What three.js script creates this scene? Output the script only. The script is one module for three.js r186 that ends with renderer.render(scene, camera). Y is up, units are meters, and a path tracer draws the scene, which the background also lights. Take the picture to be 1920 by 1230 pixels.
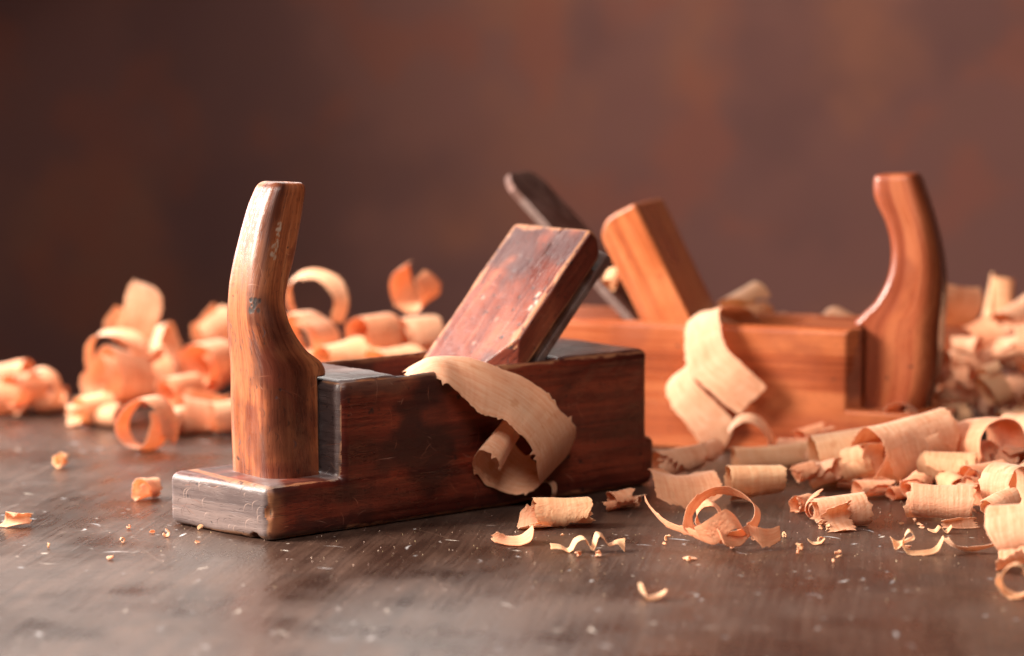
import * as THREE from 'three';
import { mergeGeometries } from 'three/addons/utils/BufferGeometryUtils.js';
import { RectAreaLightUniformsLib } from 'three/addons/lights/RectAreaLightUniformsLib.js';

// ---------------------------------------------------------------- camera, light, exposure
const scene = new THREE.Scene();
const renderer = new THREE.WebGLRenderer({ antialias: true });
renderer.toneMapping = THREE.LinearToneMapping;
renderer.toneMappingExposure = 1.12;
renderer.shadowMap.enabled = true;
RectAreaLightUniformsLib.init();

const camera = new THREE.PerspectiveCamera(14.19, 1024 / 656, 0.05, 20);
camera.position.set(0, 0.21758, 1.1);
camera.rotation.set(THREE.MathUtils.degToRad(-6.525), 0, 0);
camera.focus = 1.135;
camera.userData.fStop = 5.2;
scene.add(camera);

function areaLight(name, color, intensity, w, h, from, to) {
  const l = new THREE.RectAreaLight(color, intensity, w, h);
  l.name = name; l.position.set(...from); l.lookAt(...to); scene.add(l);
  return l;
}
// a softbox high to the left, a lower one behind it to the left, a weak strip behind the table above the frame, and a soft top light
areaLight('key_softbox', new THREE.Color(1.0, 0.89, 0.77), 96, 0.38, 0.46, [-0.97, 0.62, 0.08], [0.02, 0.0, -0.02]);
areaLight('rim_softbox', new THREE.Color(1.0, 0.95, 0.92), 18, 0.45, 0.40, [-0.80, 0.36, -0.55], [-0.28, 0.2, 0.33]);
areaLight('back_strip', new THREE.Color(1.0, 0.92, 0.84), 4.6, 0.6, 0.30, [-0.26, 0.52, -0.84], [-0.04, 0.0, 0.05]);
areaLight('top_softbox', new THREE.Color(1.0, 0.88, 0.80), 15.5, 0.42, 0.34, [-0.03, 0.72, 0.56], [-0.02, 0.0, 0.32]);

// ---------------------------------------------------------------- random numbers and noise
function rng(seed) {
  let s = seed | 0;
  return () => { s = (s + 0x6d2b79f5) | 0; let t = Math.imul(s ^ (s >>> 15), 1 | s); t = (t + Math.imul(t ^ (t >>> 7), 61 | t)) ^ t; return ((t ^ (t >>> 14)) >>> 0) / 4294967296; };
}
const TAB = (() => { const r = rng(77), a = new Float32Array(65536); for (let i = 0; i < 65536; i++) a[i] = r(); return a; })();
const h2 = (x, y) => TAB[(Math.imul(x, 374761393) ^ Math.imul(y, 668265263)) >>> 8 & 65535];
const h3 = (x, y, z) => TAB[(Math.imul(x, 374761393) ^ Math.imul(y, 668265263) ^ Math.imul(z, 1274126177)) >>> 8 & 65535];
const fade = (t) => t * t * (3 - 2 * t);
function n2(x, y) {
  const xi = Math.floor(x), yi = Math.floor(y), u = fade(x - xi), v = fade(y - yi);
  const a = h2(xi, yi), b = h2(xi + 1, yi), c = h2(xi, yi + 1), d = h2(xi + 1, yi + 1);
  return a + (b - a) * u + (c - a) * v + (a - b - c + d) * u * v;
}
function fbm(x, y, o = 4) { let s = 0, a = 0.5, t = 0; for (let i = 0; i < o; i++) { s += a * n2(x + i * 17.3, y - i * 9.1); t += a; a *= 0.5; x *= 2.03; y *= 2.03; } return s / t; }
function n3(x, y, z) {
  const xi = Math.floor(x), yi = Math.floor(y), zi = Math.floor(z), u = fade(x - xi), v = fade(y - yi), w = fade(z - zi);
  const L = (a, b, t) => a + (b - a) * t;
  const q = (k) => L(L(h3(xi, yi, zi + k), h3(xi + 1, yi, zi + k), u), L(h3(xi, yi + 1, zi + k), h3(xi + 1, yi + 1, zi + k), u), v);
  return L(q(0), q(1), w);
}
const clamp = (x, a = 0, b = 1) => Math.min(b, Math.max(a, x));
const sstep = (a, b, x) => fade(clamp((x - a) / (b - a)));
const mix = (a, b, t) => a + (b - a) * t;
const mix3 = (a, b, t) => [mix(a[0], b[0], t), mix(a[1], b[1], t), mix(a[2], b[2], t)];

// ---------------------------------------------------------------- textures
function dataTex(data, w, h, srgb) {
  const t = new THREE.DataTexture(data, w, h, THREE.RGBAFormat);
  t.magFilter = THREE.LinearFilter; t.minFilter = THREE.LinearMipmapLinearFilter; t.generateMipmaps = true;
  t.wrapS = t.wrapT = THREE.RepeatWrapping;
  if (srgb) t.colorSpace = THREE.SRGBColorSpace;
  t.needsUpdate = true;
  return t;
}
// a picture of a surface w x h metres: colour (sRGB 0..255), height 0..1, roughness 0..1
class Sheet {
  constructor(w, h, ppm) {
    this.w = w; this.h = h; this.px = Math.min(2048, Math.round(w * ppm)); this.py = Math.min(2048, Math.round(h * ppm));
    const n = this.px * this.py;
    this.c = new Float32Array(n * 3); this.b = new Float32Array(n).fill(0.5); this.r = new Float32Array(n).fill(0.5);
  }
  fill(fn) {
    for (let j = 0, k = 0; j < this.py; j++) for (let i = 0; i < this.px; i++, k++) {
      const [c, b, r] = fn((i + 0.5) / this.px * this.w, (j + 0.5) / this.py * this.h);
      this.c[3 * k] = c[0]; this.c[3 * k + 1] = c[1]; this.c[3 * k + 2] = c[2]; this.b[k] = b; this.r[k] = r;
    }
    return this;
  }
  dab(x, y, rad, col, a, db = 0, dr = 0) {      // soft spot at x, y metres
    const sx = this.px / this.w, sy = this.py / this.h, rx = Math.max(0.6, rad * sx), ry = Math.max(0.6, rad * sy);
    for (let j = Math.floor(y * sy - ry); j <= y * sy + ry; j++) for (let i = Math.floor(x * sx - rx); i <= x * sx + rx; i++) {
      if (i < 0 || j < 0 || i >= this.px || j >= this.py) continue;
      const d = Math.hypot((i + 0.5 - x * sx) / rx, (j + 0.5 - y * sy) / ry); if (d > 1) continue;
      const k = j * this.px + i, f = a * (1 - d * d);
      for (let q = 0; q < 3; q++) this.c[3 * k + q] = mix(this.c[3 * k + q], col[q], f);
      this.b[k] = clamp(this.b[k] + db * f); this.r[k] = clamp(this.r[k] + dr * f);
    }
  }
  line(x0, y0, x1, y1, rad, col, a, db, dr, bend = 0, rnd = Math.random) {
    const len = Math.hypot(x1 - x0, y1 - y0), n = Math.max(2, Math.ceil(len / Math.max(rad * 0.8, this.w / this.px * 0.7)));
    for (let i = 0; i <= n; i++) {
      const t = i / n, o = Math.sin(t * Math.PI) * bend * len;
      this.dab(mix(x0, x1, t) - (y1 - y0) / len * o, mix(y0, y1, t) + (x1 - x0) / len * o, rad * (0.5 + 0.6 * Math.sin(t * Math.PI)), col, a * (0.55 + 0.45 * rnd()), db, dr);
    }
  }
  maps() {
    const n = this.px * this.py, C = new Uint8Array(n * 4), B = new Uint8Array(n * 4), R = new Uint8Array(n * 4);
    for (let k = 0; k < n; k++) {
      for (let q = 0; q < 3; q++) { C[4 * k + q] = clamp(this.c[3 * k + q], 0, 255); B[4 * k + q] = this.b[k] * 255; R[4 * k + q] = this.r[k] * 255; }
      C[4 * k + 3] = B[4 * k + 3] = R[4 * k + 3] = 255;
    }
    return { map: dataTex(C, this.px, this.py, true), bumpMap: dataTex(B, this.px, this.py), roughnessMap: dataTex(R, this.px, this.py) };
  }
  material(o = {}) { return new THREE.MeshPhysicalMaterial({ ...this.maps(), roughness: 1, metalness: 0, bumpScale: 0.0004, ...o }); }
}
// wood grain along the first axis
function grain(u, v, P) {
  const s = P.seed * 13.7, wv = v + 0.004 * (fbm(u * 9 + s, v * 22, 2) - 0.5);
  const g = fbm(u * 28 + s, wv * 780 + s, 3), g2 = fbm(u * 7 - s, wv * 130 + s, 3), bl = fbm(u * 30 + s, v * 42 - s, 4);
  const pore = sstep(0.72, 0.88, n2(u * 380 + s, wv * 4600));
  let t = clamp(0.5 + (g2 - 0.5) * (P.broad ?? 1.5) + (g - 0.5) * (P.fine ?? 0.8) + (bl - 0.5) * P.blotch);
  let c = t < 0.5 ? mix3(P.dark, P.mid, t * 2) : mix3(P.mid, P.light, t * 2 - 1);
  c = mix3(c, P.pore, pore * 0.36);
  const st = sstep(0.56, 0.72, fbm(u * 26 + s + 5, v * 30 - s, 4)) * P.stain;
  c = mix3(c, P.stainCol, st);
  return [c, clamp(0.55 + (g - 0.5) * 0.35 - pore * 0.25), clamp(P.rough + (bl - 0.5) * 0.3 + (g - 0.5) * 0.12)];
}
function scratches(S, n, seed, cols, { min = 0.002, max = 0.014, rad = 0.00012, dir = null, spread = 3.1 } = {}) {
  const r = rng(seed);
  for (let i = 0; i < n; i++) {
    const x = r() * S.w, y = r() * S.h, a = dir === null ? r() * 6.28 : dir + (r() - 0.5) * spread, l = mix(min, max, r() * r());
    S.line(x, y, x + Math.cos(a) * l, y + Math.sin(a) * l, rad * (0.7 + r()), cols[Math.floor(r() * cols.length)], 0.25 + 0.6 * r(), -0.25, 0.15, (r() - 0.5) * 0.3, r);
  }
}
function pits(S, n, seed, col, rmin, rmax, a = 0.8) {
  const r = rng(seed);
  for (let i = 0; i < n; i++) {
    const x = r() * S.w, y = r() * S.h, q = mix(rmin, rmax, r() * r());
    for (let k = 0; k < 5; k++) S.dab(x + (r() - 0.5) * q * 1.6, y + (r() - 0.5) * q * 1.6, q * (0.4 + 0.6 * r()), col, a * r(), -0.3, 0.15);
  }
}

// ---------------------------------------------------------------- shapes from distance fields
function surfaceNets(f, lo, hi, cell) {
  const nx = Math.ceil((hi[0] - lo[0]) / cell) + 1, ny = Math.ceil((hi[1] - lo[1]) / cell) + 1, nz = Math.ceil((hi[2] - lo[2]) / cell) + 1;
  const val = new Float32Array(nx * ny * nz), at = (i, j, k) => i + nx * (j + ny * k);
  for (let k = 0; k < nz; k++) for (let j = 0; j < ny; j++) for (let i = 0; i < nx; i++) val[at(i, j, k)] = f(lo[0] + i * cell, lo[1] + j * cell, lo[2] + k * cell);
  const ids = new Int32Array(nx * ny * nz).fill(-1), pos = [], index = [];
  const E = [[0, 1], [2, 3], [4, 5], [6, 7], [0, 2], [1, 3], [4, 6], [5, 7], [0, 4], [1, 5], [2, 6], [3, 7]];
  const v = new Float32Array(8);
  for (let k = 0; k < nz - 1; k++) for (let j = 0; j < ny - 1; j++) for (let i = 0; i < nx - 1; i++) {
    let m = 0;
    for (let q = 0; q < 8; q++) { v[q] = val[at(i + (q & 1), j + (q >> 1 & 1), k + (q >> 2))]; if (v[q] < 0) m |= 1 << q; }
    if (m === 0 || m === 255) continue;
    let x = 0, y = 0, z = 0, n = 0;
    for (const [a, b] of E) {
      if ((v[a] < 0) === (v[b] < 0)) continue;
      const t = v[a] / (v[a] - v[b]);
      x += mix(a & 1, b & 1, t); y += mix(a >> 1 & 1, b >> 1 & 1, t); z += mix(a >> 2, b >> 2, t); n++;
    }
    ids[at(i, j, k)] = pos.length / 3;
    pos.push(lo[0] + (i + x / n) * cell, lo[1] + (j + y / n) * cell, lo[2] + (k + z / n) * cell);
  }
  const quad = (a, b, c, d, flip) => { if (a < 0 || b < 0 || c < 0 || d < 0) return; flip ? index.push(a, c, b, a, d, c) : index.push(a, b, c, a, c, d); };
  for (let k = 1; k < nz - 1; k++) for (let j = 1; j < ny - 1; j++) for (let i = 1; i < nx - 1; i++) {
    const s = val[at(i, j, k)] < 0;
    if (s !== (val[at(i + 1, j, k)] < 0)) quad(ids[at(i, j - 1, k - 1)], ids[at(i, j, k - 1)], ids[at(i, j, k)], ids[at(i, j - 1, k)], !s);
    if (s !== (val[at(i, j + 1, k)] < 0)) quad(ids[at(i - 1, j, k - 1)], ids[at(i - 1, j, k)], ids[at(i, j, k)], ids[at(i, j, k - 1)], !s);
    if (s !== (val[at(i, j, k + 1)] < 0)) quad(ids[at(i - 1, j - 1, k)], ids[at(i, j - 1, k)], ids[at(i, j, k)], ids[at(i - 1, j, k)], !s);
  }
  const nor = new Float32Array(pos.length), e = cell * 0.5;
  for (let q = 0; q < pos.length; q += 3) {
    const x = pos[q], y = pos[q + 1], z = pos[q + 2];
    let a = f(x + e, y, z) - f(x - e, y, z), b = f(x, y + e, z) - f(x, y - e, z), c = f(x, y, z + e) - f(x, y, z - e);
    const l = Math.hypot(a, b, c) || 1; nor[q] = a / l; nor[q + 1] = b / l; nor[q + 2] = c / l;
  }
  const g = new THREE.BufferGeometry();
  g.setAttribute('position', new THREE.Float32BufferAttribute(pos, 3)); g.setAttribute('normal', new THREE.BufferAttribute(nor, 3)); g.setIndex(index);
  return g;
}
// sorts the triangles by the axis that they face and gives each its own picture: uv(axis, x, y, z), slots[axis]
function boxMap(g, uv, slots, frame = null) {
  const ng = g.toNonIndexed(), p = ng.attributes.position.array, n = ng.attributes.normal.array, T = p.length / 9, by = [];
  for (let t = 0; t < T; t++) {
    const m = [0, 0, 0];
    for (let q = 0; q < 3; q++) {
      let N = [n[9 * t + 3 * q], n[9 * t + 3 * q + 1], n[9 * t + 3 * q + 2]];
      if (frame) N = frame.dir(N);
      for (let a = 0; a < 3; a++) m[a] += N[a];
    }
    const A = m.map(Math.abs), axis = A[2] >= A[0] && A[2] >= A[1] ? 2 : A[1] >= A[0] ? 1 : 0;
    (by[slots[axis]] ??= []).push([t, axis]);
  }
  const P = new Float32Array(p.length), N = new Float32Array(p.length), U = new Float32Array(T * 6), out = new THREE.BufferGeometry();
  let o = 0;
  by.forEach((list, slot) => {
    out.addGroup(o * 3, list.length * 3, slot);
    for (const [t, axis] of list) {
      for (let q = 0; q < 9; q++) { P[9 * o + q] = p[9 * t + q]; N[9 * o + q] = n[9 * t + q]; }
      for (let q = 0; q < 3; q++) {
        let X = [p[9 * t + 3 * q], p[9 * t + 3 * q + 1], p[9 * t + 3 * q + 2]]; if (frame) X = frame.pos(X);
        const w = uv(axis, ...X); U[6 * o + 2 * q] = w[0]; U[6 * o + 2 * q + 1] = w[1];
      }
      o++;
    }
  });
  out.setAttribute('position', new THREE.BufferAttribute(P, 3)); out.setAttribute('normal', new THREE.BufferAttribute(N, 3)); out.setAttribute('uv', new THREE.BufferAttribute(U, 2));
  return out;
}
// rounded box between two corners
function rbox(x, y, z, x0, x1, y0, y1, z0, z1, r) {
  const qx = Math.abs(x - (x0 + x1) / 2) - (x1 - x0) / 2 + r, qy = Math.abs(y - (y0 + y1) / 2) - (y1 - y0) / 2 + r, qz = Math.abs(z - (z0 + z1) / 2) - (z1 - z0) / 2 + r;
  return Math.hypot(Math.max(qx, 0), Math.max(qy, 0), Math.max(qz, 0)) + Math.min(Math.max(qx, qy, qz), 0) - r;
}
const smin = (a, b, k) => { const h = Math.max(k - Math.abs(a - b), 0) / k; return Math.min(a, b) - h * h * k / 4; };
const smax = (a, b, k) => -smin(-a, -b, k);
function along(rows, y) {            // rows [y, ...values] sorted by y, smooth in between
  if (y <= rows[0][0]) return rows[0].slice(1);
  for (let i = 1; i < rows.length; i++) if (y <= rows[i][0]) { const a = rows[i - 1], b = rows[i], t = (y - a[0]) / (b[0] - a[0]), c = rows[i - 2] || a, d = rows[i + 1] || b;
    return a.slice(1).map((_, q) => { const k = q + 1, m0 = (b[k] - c[k]) / (b[0] - c[0]) * (b[0] - a[0]), m1 = (d[k] - a[k]) / (d[0] - a[0]) * (b[0] - a[0]), t2 = t * t, t3 = t2 * t;
      return (2 * t3 - 3 * t2 + 1) * a[k] + (t3 - 2 * t2 + t) * m0 + (-2 * t3 + 3 * t2) * b[k] + (t3 - t2) * m1; }); }
  return rows[rows.length - 1].slice(1);
}

// ---------------------------------------------------------------- things
const taken = {};
function numbered(name) { const n = taken[name] = (taken[name] ?? -1) + 1; return n ? name + '_' + String(n).padStart(3, '0') : name; }
function thing(o, name, label, category, group) {
  o.name = numbered(name); o.userData = { label, category }; if (group) o.userData.group = group; scene.add(o); return o;
}
function part(parent, name, geometry, material) { const m = new THREE.Mesh(geometry, material); m.name = name; m.castShadow = m.receiveShadow = true; parent.add(m); return m; }
function setting(name, geometry, material) { const m = new THREE.Mesh(geometry, material); m.name = name; m.castShadow = m.receiveShadow = true; m.userData.kind = 'structure'; scene.add(m); return m; }

// ---------------------------------------------------------------- table and painted backdrop
{
  const S = new Sheet(1.0, 0.82, 2048), P = { seed: 3, dark: [44, 30, 25], mid: [58, 41, 34], light: [74, 54, 45], pore: [32, 22, 18], stainCol: [38, 26, 22], stain: 0.4, blotch: 1.1, broad: 0.7, fine: 0.9, rough: 0.33 };
  const th = 0.16, ct = Math.cos(th), sn = Math.sin(th);
  S.fill((x, y) => {                                     // boards run away from the viewer, slightly askew
    const u = x * sn + y * ct, v = x * ct - y * sn, [c, b, r] = grain(u * 1.3, v * 1.1, P);
    const haze = sstep(0.45, 0.7, fbm(x * 16, y * 16 + 40, 4)) * 0.22;
    return [mix3(c, [98, 80, 72], haze), b, clamp(r + haze * 0.35)];
  });
  const r = rng(5), pale = [[186, 190, 196], [160, 168, 178], [196, 190, 182], [128, 120, 116]];
  for (let i = 0; i < 1500; i++) {                         // short scuffs where the lacquer has come off
    const x = r(), y = r() * 0.82, q = n2(x * 9, y * 9); if (q < 0.36) continue;
    const a = (r() < 0.6 ? -0.5 : 1.2) + (r() - 0.5) * 1.2, l = mix(0.001, 0.010, r() ** 3);
    S.line(x, y, x + Math.cos(a) * l, y + Math.sin(a) * l, mix(0.0006, 0.0015, r() * r()), pale[Math.floor(r() * 4)], 0.4 + 0.6 * r(), -0.25, 0.25, (r() - 0.5) * 0.4, r);
  }
  scratches(S, 260, 9, [[118, 92, 76], [34, 22, 18]], { min: 0.006, max: 0.05, rad: 0.0002 });
  pits(S, 260, 10, [26, 17, 14], 0.0004, 0.0013, 0.7);
  const m = S.material({ bumpScale: 0.00035 });
  const g = new THREE.BoxGeometry(1.0, 0.03, 0.82, 1, 1, 1); g.translate(0, -0.015, -0.035);
  setting('table_top', g, m);

  const B = new Sheet(3.2, 2.2, 220);
  B.fill((x, y) => {
    const a = fbm(x * 3.4 + 3, y * 3.4, 4), b = fbm(x * 8 + 11, y * 8 + 5, 5), c = fbm(x * 16, y * 16 + 9, 4), d = fbm(x * 6.5 + 31, y * 6.5, 5);
    let k = mix3([114, 74, 68], [125, 82, 73], sstep(0.35, 0.65, a));
    k = mix3(k, [146, 90, 66], sstep(0.52, 0.74, b) * 0.5);
    k = mix3(k, [96, 64, 62], sstep(0.50, 0.68, d) * 0.5);
    k = mix3(k, [140, 76, 58], sstep(0.5, 0.7, c) * 0.4);
    return [k, 0.5, 0.9];
  });
  const bm = B.material({ bumpScale: 0 }); bm.bumpMap = null;
  const bg = new THREE.BoxGeometry(3.2, 2.2, 0.01); bg.translate(0, 0.55, -0.98);
  setting('backdrop', bg, bm);
  const fg = new THREE.BoxGeometry(1.0, 1.5, 0.01); fg.translate(-1.09, 0.4, -0.28);      // black flag that keeps the softbox off the left of the backdrop
  setting('flag_panel', fg, new THREE.MeshStandardMaterial({ color: new THREE.Color().setRGB(0.02, 0.02, 0.02), roughness: 0.95 }));
}

// ---------------------------------------------------------------- the two hand planes
const TAN = [168, 116, 78];
function edgeWear(u, v, w, h, wid, s, k = 1) {           // bare wood along a knocked edge: ragged outline, grain of its own
  const d = Math.min(v, h - v, u, w - u), n = fbm(u * 70 + s, v * 70 + s, 4), f = fbm(u * 260 + s, v * 420, 3);
  return k * sstep(1.0, 0.55, d / (wid * (0.25 + 1.5 * n))) * sstep(0.3, 0.55, f + 0.12);
}
const worn = { dark: [60, 20, 14], mid: [84, 29, 19], light: [110, 44, 27], pore: [30, 12, 10], stainCol: [36, 15, 14], stain: 0.65, blotch: 1.3, fine: 1.0, rough: 0.4 };
function wornSheet(w, h, P, { wear = 0.003, wk = 0.9, n = 40, pit = 12, ppm = 6500, extra = null, turn = false }) {
  const S = new Sheet(w, h, ppm);
  S.fill((u, v) => {
    let [c, b, r] = turn ? grain(v, u, P) : grain(u, v, P);
    const k = edgeWear(u, v, w, h, wear, P.seed * 7, wk);
    c = mix3(c, mix3(TAN, [138, 88, 58], fbm(u * 300, v * 900, 2)), k * 0.85); r = mix(r, 0.6, k); b -= k * 0.1;
    if (extra) [c, b, r] = extra(u, v, c, b, r);
    return [c, b, r];
  });
  scratches(S, n, P.seed * 31 + 1, [[166, 112, 84], [40, 18, 16], [52, 26, 24], [150, 120, 104]]);
  scratches(S, n * 2, P.seed * 31 + 2, [[40, 16, 14], [130, 66, 46]], { min: 0.004, max: 0.03, rad: 0.00009, dir: turn ? 1.57 : 0, spread: 0.5 });
  pits(S, pit, P.seed * 31 + 3, [30, 16, 16], 0.0004, 0.0016);
  return S;
}
const steel = (() => {
  const S = new Sheet(0.12, 0.06, 6000);
  S.fill((u, v) => { const a = fbm(u * 60, v * 60, 4), b = fbm(u * 300, v * 20, 3), k = sstep(0.5, 0.7, a); return [mix3([122, 100, 94], [92, 62, 54], k), 0.5 + (b - 0.5) * 0.3 - k * 0.15, 0.4 + 0.3 * k + (b - 0.5) * 0.2]; });
  scratches(S, 60, 4, [[150, 144, 140], [50, 40, 38]]);
  return S.material({ metalness: 0.45, bumpScale: 0.0002 });
})();

function plateGeometry(s0, s1, half, thick, topShape, angle, bx, by) {   // a plate lying on the bed: s runs up the bed, outline with a shaped top
  const sh = new THREE.Shape();
  sh.moveTo(s0, -half); for (const [s, z] of topShape) sh.lineTo(s, z); sh.lineTo(s0, half); sh.closePath();
  const g = new THREE.ExtrudeGeometry(sh, { depth: thick - 0.0012, bevelEnabled: true, bevelThickness: 0.0006, bevelSize: 0.0006, bevelOffset: -0.0006, bevelSegments: 2, curveSegments: 8 });
  const p = g.attributes.position, uv = [], e = [Math.cos(angle), Math.sin(angle)], n = [-Math.sin(angle), Math.cos(angle)];
  for (let i = 0; i < p.count; i++) {
    const s = p.getX(i), z = p.getY(i), t = p.getZ(i) + 0.0006; uv.push(s / 0.12, (z + 0.03) / 0.06);
    p.setXYZ(i, bx + e[0] * s + n[0] * t, by + e[1] * s + n[1] * t, z);
  }
  g.setAttribute('uv', new THREE.Float32BufferAttribute(uv, 2));
  // (s, z, t) -> (e, z, n) is a left-handed change of axes: turn the faces round
  const ng = g.index ? g.toNonIndexed() : g;
  for (const name of ['position', 'uv']) { const a = ng.attributes[name], k = a.itemSize, arr = a.array; for (let t = 0; t < a.count; t += 3) for (let q = 0; q < k; q++) { const x = arr[(t + 1) * k + q]; arr[(t + 1) * k + q] = arr[(t + 2) * k + q]; arr[(t + 2) * k + q] = x; } }
  ng.computeVertexNormals();
  return ng;
}

// --- the old dark plane
{
  const plane = new THREE.Group(), W = 0.064, L = 0.2233, H = 0.066, h = W / 2;
  plane.position.set(-0.1235, 0, -0.0246); plane.rotation.y = THREE.MathUtils.degToRad(39.735);
  thing(plane, 'wooden_hand_plane', 'old dark red-brown wooden hand plane with worn upright horn and a thick scarred wedge', 'hand plane');

  const bodyF = (x, y, z) => {
    const q = n3(x * 45 + 3, y * 45, z * 45), r = 0.0022 + 0.0022 * q;
    const skew = (h - z) / W * -0.0095;                         // the toe is not cut square
    const sole = rbox(x, y, z, skew, L, 0, 0.0238, -h, h, r + 0.0008);
    const blk = rbox(x, y, z, 0.0378, 0.2186, 0.004, H, -h, h, r + 0.0012);
    let d = smin(sole, blk, 0.002);
    const throat = Math.max(Math.abs(z) - 0.0287, 0.010 - y, (0.0705 - x) * 0.94 + (0.066 - y) * -0.30, (x - 0.1640) * 0.735 + (0.066 - y) * 0.678);
    d = smax(d, -throat, 0.0012);
    d = smax(d, -(Math.hypot(x - 0.0002, (y - 0.0125) * 0.8, z - h + 0.0002) - 0.0022), 0.0015);   // chips out of the near toe corner
    d = smax(d, -(Math.hypot(x - 0.0012, y - 0.001, z - h + 0.010) - 0.0026), 0.0015);
    return d + 0.0004 * (n3(x * 90, y * 140, z * 90) - 0.5) + 0.0002 * (n3(x * 320, y * 320, z * 320) - 0.5);
  };
  const side = wornSheet(L, H, { ...worn, seed: 1, stain: 0.7, rough: 0.36 }, {
    wear: 0.0030, wk: 1, n: 160, pit: 50, extra: (u, v, c, b, r) => {
      const n = fbm(u * 60 + 9, v * 60, 4), f = fbm(u * 60, v * 500, 3);
      let k = sstep(0.0125, 0.003, u + (n - 0.5) * 0.012) * sstep(0.024, 0.019, v) * 0.8;           // bared grain on the toe
      k = Math.max(k, sstep(0.0135, 0.002, H - v + (n - 0.5) * 0.012 + Math.abs(u - 0.056) * 0.14) * 0.95);   // and along the top by the throat
      k *= sstep(0.22, 0.45, f); c = mix3(c, [150, 98, 64], k * 0.8);
      const ink = sstep(0.56, 0.66, fbm(u * 34 + 50, v * 44 + 7, 4)) * sstep(0.13, 0.05, u); c = mix3(c, [46, 24, 24], ink * 0.55);   // old ink-dark stain
      return [c, b, mix(r, 0.55, k)];
    } });
  const top = wornSheet(L, W, { ...worn, seed: 2, dark: [52, 24, 20], mid: [78, 36, 27] }, { wear: 0.003, n: 60, pit: 20, extra: (u, v, c, b, r) => { const k = sstep(0.5, 0.65, fbm(u * 50, v * 50, 4)) * sstep(0.11, 0.07, u); return [mix3(c, [112, 106, 108], k * 0.7), b, r]; } });
  const endP = { ...worn, seed: 4, pore: [64, 50, 48], dark: [70, 56, 55], mid: [88, 72, 70], light: [106, 88, 84], stainCol: [64, 50, 50], stain: 0.5, blotch: 0.7, rough: 0.42 };
  const end = wornSheet(W, H, endP, { wear: 0.0022, n: 30, pit: 14, extra: (u, v, c, b, r) => { const q = fbm(u * 120, v * 160, 4); return [c, b + (q - 0.5) * 0.35, r]; } });
  { const r = rng(91); for (let i = 0; i < 26; i++) { const x = r() * W, y = r() * 0.024, a = 0.9 + (r() - 0.5), l = 0.002 + 0.006 * r(); end.line(x, y, x + Math.cos(a) * l, y + Math.sin(a) * l, 0.00028, r() < 0.6 ? [158, 132, 120] : [62, 44, 42], 0.6, r() < 0.5 ? 0.4 : -0.4, 0, 0.3, r); } }
  const geo = boxMap(surfaceNets(bodyF, [-0.013, -0.002, -h - 0.003], [L + 0.003, H + 0.003, h + 0.003], 0.0010),
    (a, x, y, z) => a === 2 ? [x / L, y / H] : a === 1 ? [x / L, (z + h) / W] : [(z + h) / W, y / H], [2, 1, 0]);
  part(plane, 'body', geo, [side.material({ bumpScale: 0.00018 }), top.material({ bumpScale: 0.00018 }), end.material({ bumpScale: 0.00022 })]);

  // horn: [height, front, back, half width]
  const rows = [[0.020, 0.0116, 0.0412, 0.0200], [0.045, 0.0112, 0.0412, 0.0200], [0.0655, 0.0108, 0.0412, 0.0198], [0.0700, 0.0106, 0.0408, 0.0196], [0.0735, 0.0102, 0.0384, 0.0193], [0.079, 0.0094, 0.0315, 0.0184], [0.090, 0.0078, 0.0252, 0.0163], [0.099, 0.0074, 0.0242, 0.0140], [0.108, 0.0080, 0.0266, 0.0127], [0.119, 0.0101, 0.0309, 0.0114], [0.138, 0.0158, 0.0366, 0.0095], [0.1505, 0.0214, 0.0394, 0.0086]];
  const hornF = (x, y, z) => {
    const [a, b, w] = along(rows, y), m = (a + b) / 2, R = x < m ? w * 0.56 : Math.min(0.0042, w * 0.4);
    const qx = Math.abs(x - m) - (b - a) / 2 + R, qz = Math.abs(z) - w + R;
    let d = Math.hypot(Math.max(qx, 0), Math.max(qz, 0)) + Math.min(Math.max(qx, qz), 0) - R;
    d = smax(d, y - 0.1508 + (x - 0.030) * 0.06, 0.004); d = Math.max(d, 0.0215 - y);
    d = smax(d, Math.min(x - 0.0352, 0.0664 - y), 0.0012);                     // the post stops short of the body, the nose rests on it
    return d * 0.9 + 0.0005 * (n3(x * 70, y * 40, z * 70 + 9) - 0.5) + 0.00016 * (n3(x * 300, y * 120, z * 300) - 0.5);
  };
  const hg = surfaceNets(hornF, [0.004, 0.0195, -0.022], [0.046, 0.155, 0.022], 0.00085);
  { const p = hg.attributes.position, uv = []; for (let i = 0; i < p.count; i++) { const [a, b] = along(rows, p.getY(i)); let t = Math.atan2(p.getZ(i), -(p.getX(i) - (a + b) / 2)) / 6.2832 + 0.5; uv.push((p.getY(i) - 0.02) / 0.135, t); } hg.setAttribute('uv', new THREE.Float32BufferAttribute(uv, 2)); }
  const hs = wornSheet(0.135, 0.11, { ...worn, seed: 6, dark: [92, 44, 27], mid: [126, 67, 40], light: [154, 92, 58], stain: 0.45, blotch: 1.1, rough: 0.33 }, {
    wear: 0.0001, wk: 0, n: 90, pit: 46, extra: (u, v, c, b, r) => {
      const n = fbm(u * 50 + 3, v * 60, 4);
      c = mix3(c, [84, 36, 26], sstep(0.54, 0.66, fbm(u * 40 + 17, v * 70 + 2, 4)) * 0.5);      // old handling stains, in patches all round
      c = mix3(c, [160, 100, 66], sstep(0.58, 0.74, n) * 0.22);
      return [c, b, r];
    } });
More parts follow.
